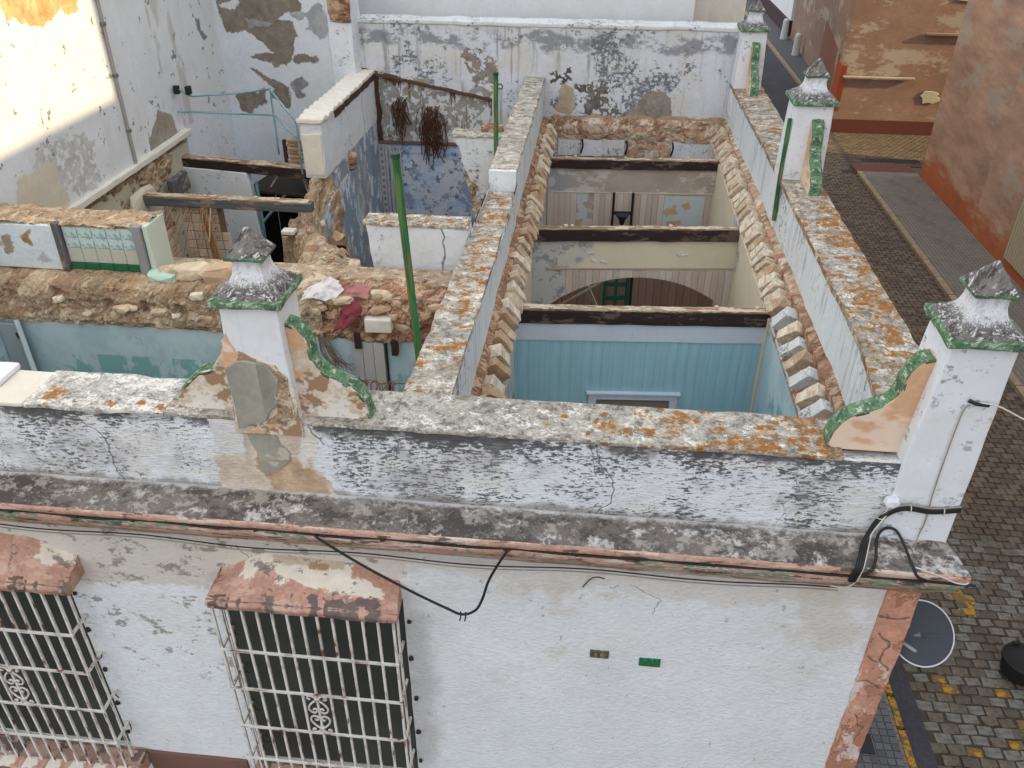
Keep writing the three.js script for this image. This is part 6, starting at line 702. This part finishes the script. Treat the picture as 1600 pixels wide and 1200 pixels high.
{ // yard: beams, tiled partition, debris, turquoise frame
  beam('rear dark beam spanning the yard, chipped pale on top', -7.2, -8.7, -4.6, -8.3, 4.34, 4.52, 0.18); beam('grey front beam spanning the yard above the tiled wall', -6.95, -6.85, -4.35, -6.85, 4.34, 4.5, 0.16, [M.beamGrey, M.beamTop]);
  const t = thing('tiled_partition', 'broken partition of beige wall tiles under the grey beam', 'partition', [-6.42, 0, -6.9]); seed(421);
  const tg = [0, 1].map((i) => block(-0.0675, 0.0675, -0.0675, 0.0675, -0.008, 0.008, { s: 0.1, r: 0.004, a: 0.002, sd: i, uv: uXY(-0.1, -0.1, 0.2, 0.2) }));
  part('core', block(0, 0.64, 1.5, 4.3, -0.12, -0.004, { s: 0.3, a: 0.004 }), flat(128, 98, 80, 0.95), t); for (let i = 0; i < 5; i++) for (let j = 0; j < 13; j++) { const x = 0.075 + i * 0.148, yy = 2.5 + j * 0.148; const lim = 0.72 - 0.5 * Math.abs((yy - 3.75) / 1.1) ** 2; if (x > lim + rr(-0.05, 0.05)) continue; if (yy > 4.3) continue; const k = part('tile', tg[(i + j) % 2], M.tile[Math.floor(R() * 2)], t); k.position.set(x, yy, 0.0); k.rotation.set(rr(-0.01, 0.01), rr(-0.015, 0.015), rr(-0.008, 0.008)); }
  const t2 = thing('tiled_side_wall', 'beige tiled wall receding along the left side of the yard', 'partition', [-6.5, 0, -6.8]); part('core', block(-0.3, -0.004, 1.5, 4.1, 0, 2.6, { s: 0.3, a: 0.004 }), flat(128, 98, 80, 0.95), t2); for (let i = 0; i < 12; i++) for (let j = 0; j < 11; j++) { const k = part('tile', tg[(i + j) % 2], M.tile[Math.floor(R() * 2)], t2); k.position.set(0, 2.5 + j * 0.148, 0.1 + i * 0.148); k.rotation.y = Math.PI / 2; }
  const d = thing('palm_frond', 'dry palm leaf strips hanging from the left end of the grey beam', 'dry plant'); for (let i = 0; i < 14; i++) { const x = -6.55 + i * 0.05, g = bar([x + 0.05, 4.36, -6.72 + rr(-0.03, 0.03)], [x - 0.28 + i * 0.025 + rr(-0.05, 0.05), 4.36 - rr(0.35, 0.75), -6.45 + rr(-0.15, 0.1)], 0.022, 0.006, { a: 0.006, s: 0.1 }); part('leaf_strip', g, M.dryLeaf ??= flat(170, 142, 108, 0.9), d); } part('broken_stem', bar([-5.98, 4.36, -6.72], [-5.9, 3.35, -6.7], 0.07, 0.03, { a: 0.012 }), flat(168, 116, 78, 0.9), d, 'orange brown split stem'); part('broken_stem', bar([-5.9, 4.1, -6.7], [-5.8, 3.1, -6.68], 0.03, 0.02, { a: 0.012 }), flat(176, 128, 90, 0.9), d);
  const f = thing('turquoise_frame', 'turquoise painted tube frame fixed to the white yard walls', 'metal frame'); const tr = (...p) => part('tube', tube(p, 0.016, { rad: 7, tension: 0.05 }), M.teal, f);
  tr([-7.08, 5.68, -8.75], [-6.8, 5.52, -8.72], [-6.1, 5.58, -8.72], [-5.4, 5.68, -8.7]); tr([-7.09, 5.25, -8.75], [-6.2, 5.26, -8.72], [-5.4, 5.26, -8.7]); tr([-5.4, 5.7, -8.7], [-5.41, 4.6, -8.7]); tr([-5.4, 5.68, -8.7], [-4.78, 5.36, -8.0]); tr([-5.4, 5.28, -8.7], [-4.8, 5.05, -8.05]); tr([-4.78, 5.38, -8.02], [-4.8, 4.5, -8.05]); for (const x of [-7.06, -6.86]) part('clamp', block(x, x + 0.08, 5.55, 5.68, -8.78, -8.68, { s: 0.05, r: 0.01, a: 0.005 }), M.dark, f);
  const l = thing('door_post', 'turquoise post with a slanting brace standing in the dark doorway', 'post'); part('upright', tube([[-5.76, 4.2, -8.4], [-5.8, 1.4, -8.4]], 0.03, { tension: 0 }), M.teal, l); part('brace', tube([[-5.78, 3.45, -8.4], [-5.3, 3.98, -8.42]], 0.026, { tension: 0 }), M.teal, l);
  solo('plank', bar([-5.2, 4.6, -8.9], [-4.92, 3.95, -8.6], 0.1, 0.03), M.plank, 'whitish plank leaning under the right end of the rear dark beam', 'plank'); solo('plank', bar([-5.05, 4.6, -8.95], [-4.72, 3.9, -8.65], 0.09, 0.03), M.beamGrey, 'grey plank leaning beside the whitish plank', 'plank'); solo('stick', bar([-5.6, 4.05, -8.6], [-5.4, 4.35, -8.7], 0.025, 0.015), M.plank, 'thin pale stick in the dark doorway', 'stick');
  const cb = thing('boarded_door', 'cream boarded cupboard front leaning beside the rubble pillar', 'door', [-5.05, 0, -7.55]); cb.rotation.x = -0.1; for (let i = 0; i < 4; i++) part('board', block(-0.2 + i * 0.1, -0.103 + i * 0.1, 2.4, 3.4, 0, 0.02, { s: 0.4, r: 0.004, a: 0.002 }), flat(200 - i * 4, 182 - i * 3, 146, 0.7), cb); part('rail', block(-0.2, 0.2, 3.4, 3.47, -0.01, 0.03, { s: 0.3, r: 0.005, a: 0.003 }), flat(206, 190, 156, 0.7), cb); part('knob', new THREE.SphereGeometry(0.015, 10, 8).translate(-0.15, 3.15, 0.03), M.iron, cb);
  const wb = thing('white_board', 'grey white board leaning low beside the cupboard front', 'board', [-5.25, 0, -7.2]); wb.rotation.set(-0.12, 0.2, 0.08); part('panel', block(-0.16, 0.16, 1.6, 2.85, 0, 0.02, { s: 0.4, a: 0.004 }), flat(176, 176, 180, 0.8), wb); part('edge', block(0.16, 0.2, 1.6, 2.85, -0.005, 0.03, { s: 0.4, a: 0.004 }), flat(110, 84, 62, 0.9), wb);
  seed(431); const junk = thing('debris', 'mixed dark debris lying low in the yard', 'debris'); for (let i = 0; i < 14; i++) { const k = part('broken_board', bar([0, 0, 0], [rr(0.4, 1), rr(-0.2, 0.3), rr(-0.3, 0.3)], rr(0.08, 0.16), 0.03), [M.beamGrey, M.beam, M.plank][i % 3], junk); k.position.set(rr(-6.2, -4.9), rr(1.2, 2.2), rr(-9.5, -6.5)); k.rotation.y = R() * 3; }
  const bs = thing('brick_stub', 'short stack of tan bricks beside the end of the white dividing wall', 'bricks', [-5.0, 0, -8.55]); const bk = block(-0.1, 0.1, -0.032, 0.032, -0.06, 0.06, { s: 0.05, r: 0.012, a: 0.008, uv: uXY(0, 0, 2, 2) }); for (let i = 0; i < 6; i++) for (let j = 0; j < 2; j++) { const k = part('brick', bk, M.rubble, bs); k.position.set(-0.09 + j * 0.2 + (i % 2) * 0.04, 4.56 + i * 0.068, rr(-0.02, 0.02)); k.rotation.y = rr(-0.1, 0.1); } part('timber', block(-0.26, -0.2, 4.4, 4.9, -0.03, 0.03, { s: 0.06, r: 0.01, a: 0.01 }), M.iron, bs);
  const pole = (pts, r, label) => { const g = thing('green_pole', label, 'pole'); part('tube', tube(pts, r, { rad: 12, tension: 0, seg: 24 }), M.pole, g); const q = pts[0]; part('cap', new THREE.CylinderGeometry(r * 1.12, r * 1.12, 0.04, 14).translate(q[0], q[1], q[2]), flat(20, 62, 40, 0.6), g); return g; };
  pole([[-1.63, 6.96, -1.6], [-1.6, 6.3, -1.6], [-1.56, 5.5, -1.6], [-1.52, 4.7, -1.6]], 0.036, 'tall green mossy pole standing beside the dividing wall near the street');
  const p2 = pole([[-1.46, 6.41, -7.0], [-1.46, 5.8, -7.0], [-1.46, 5.2, -7.0]], 0.035, 'short green pole at the far end of the dividing wall'); part('eye', new THREE.TorusGeometry(0.035, 0.01, 6, 14).translate(-1.4, 6.24, -7), M.pole, p2);
}

renderer.render(scene, camera);
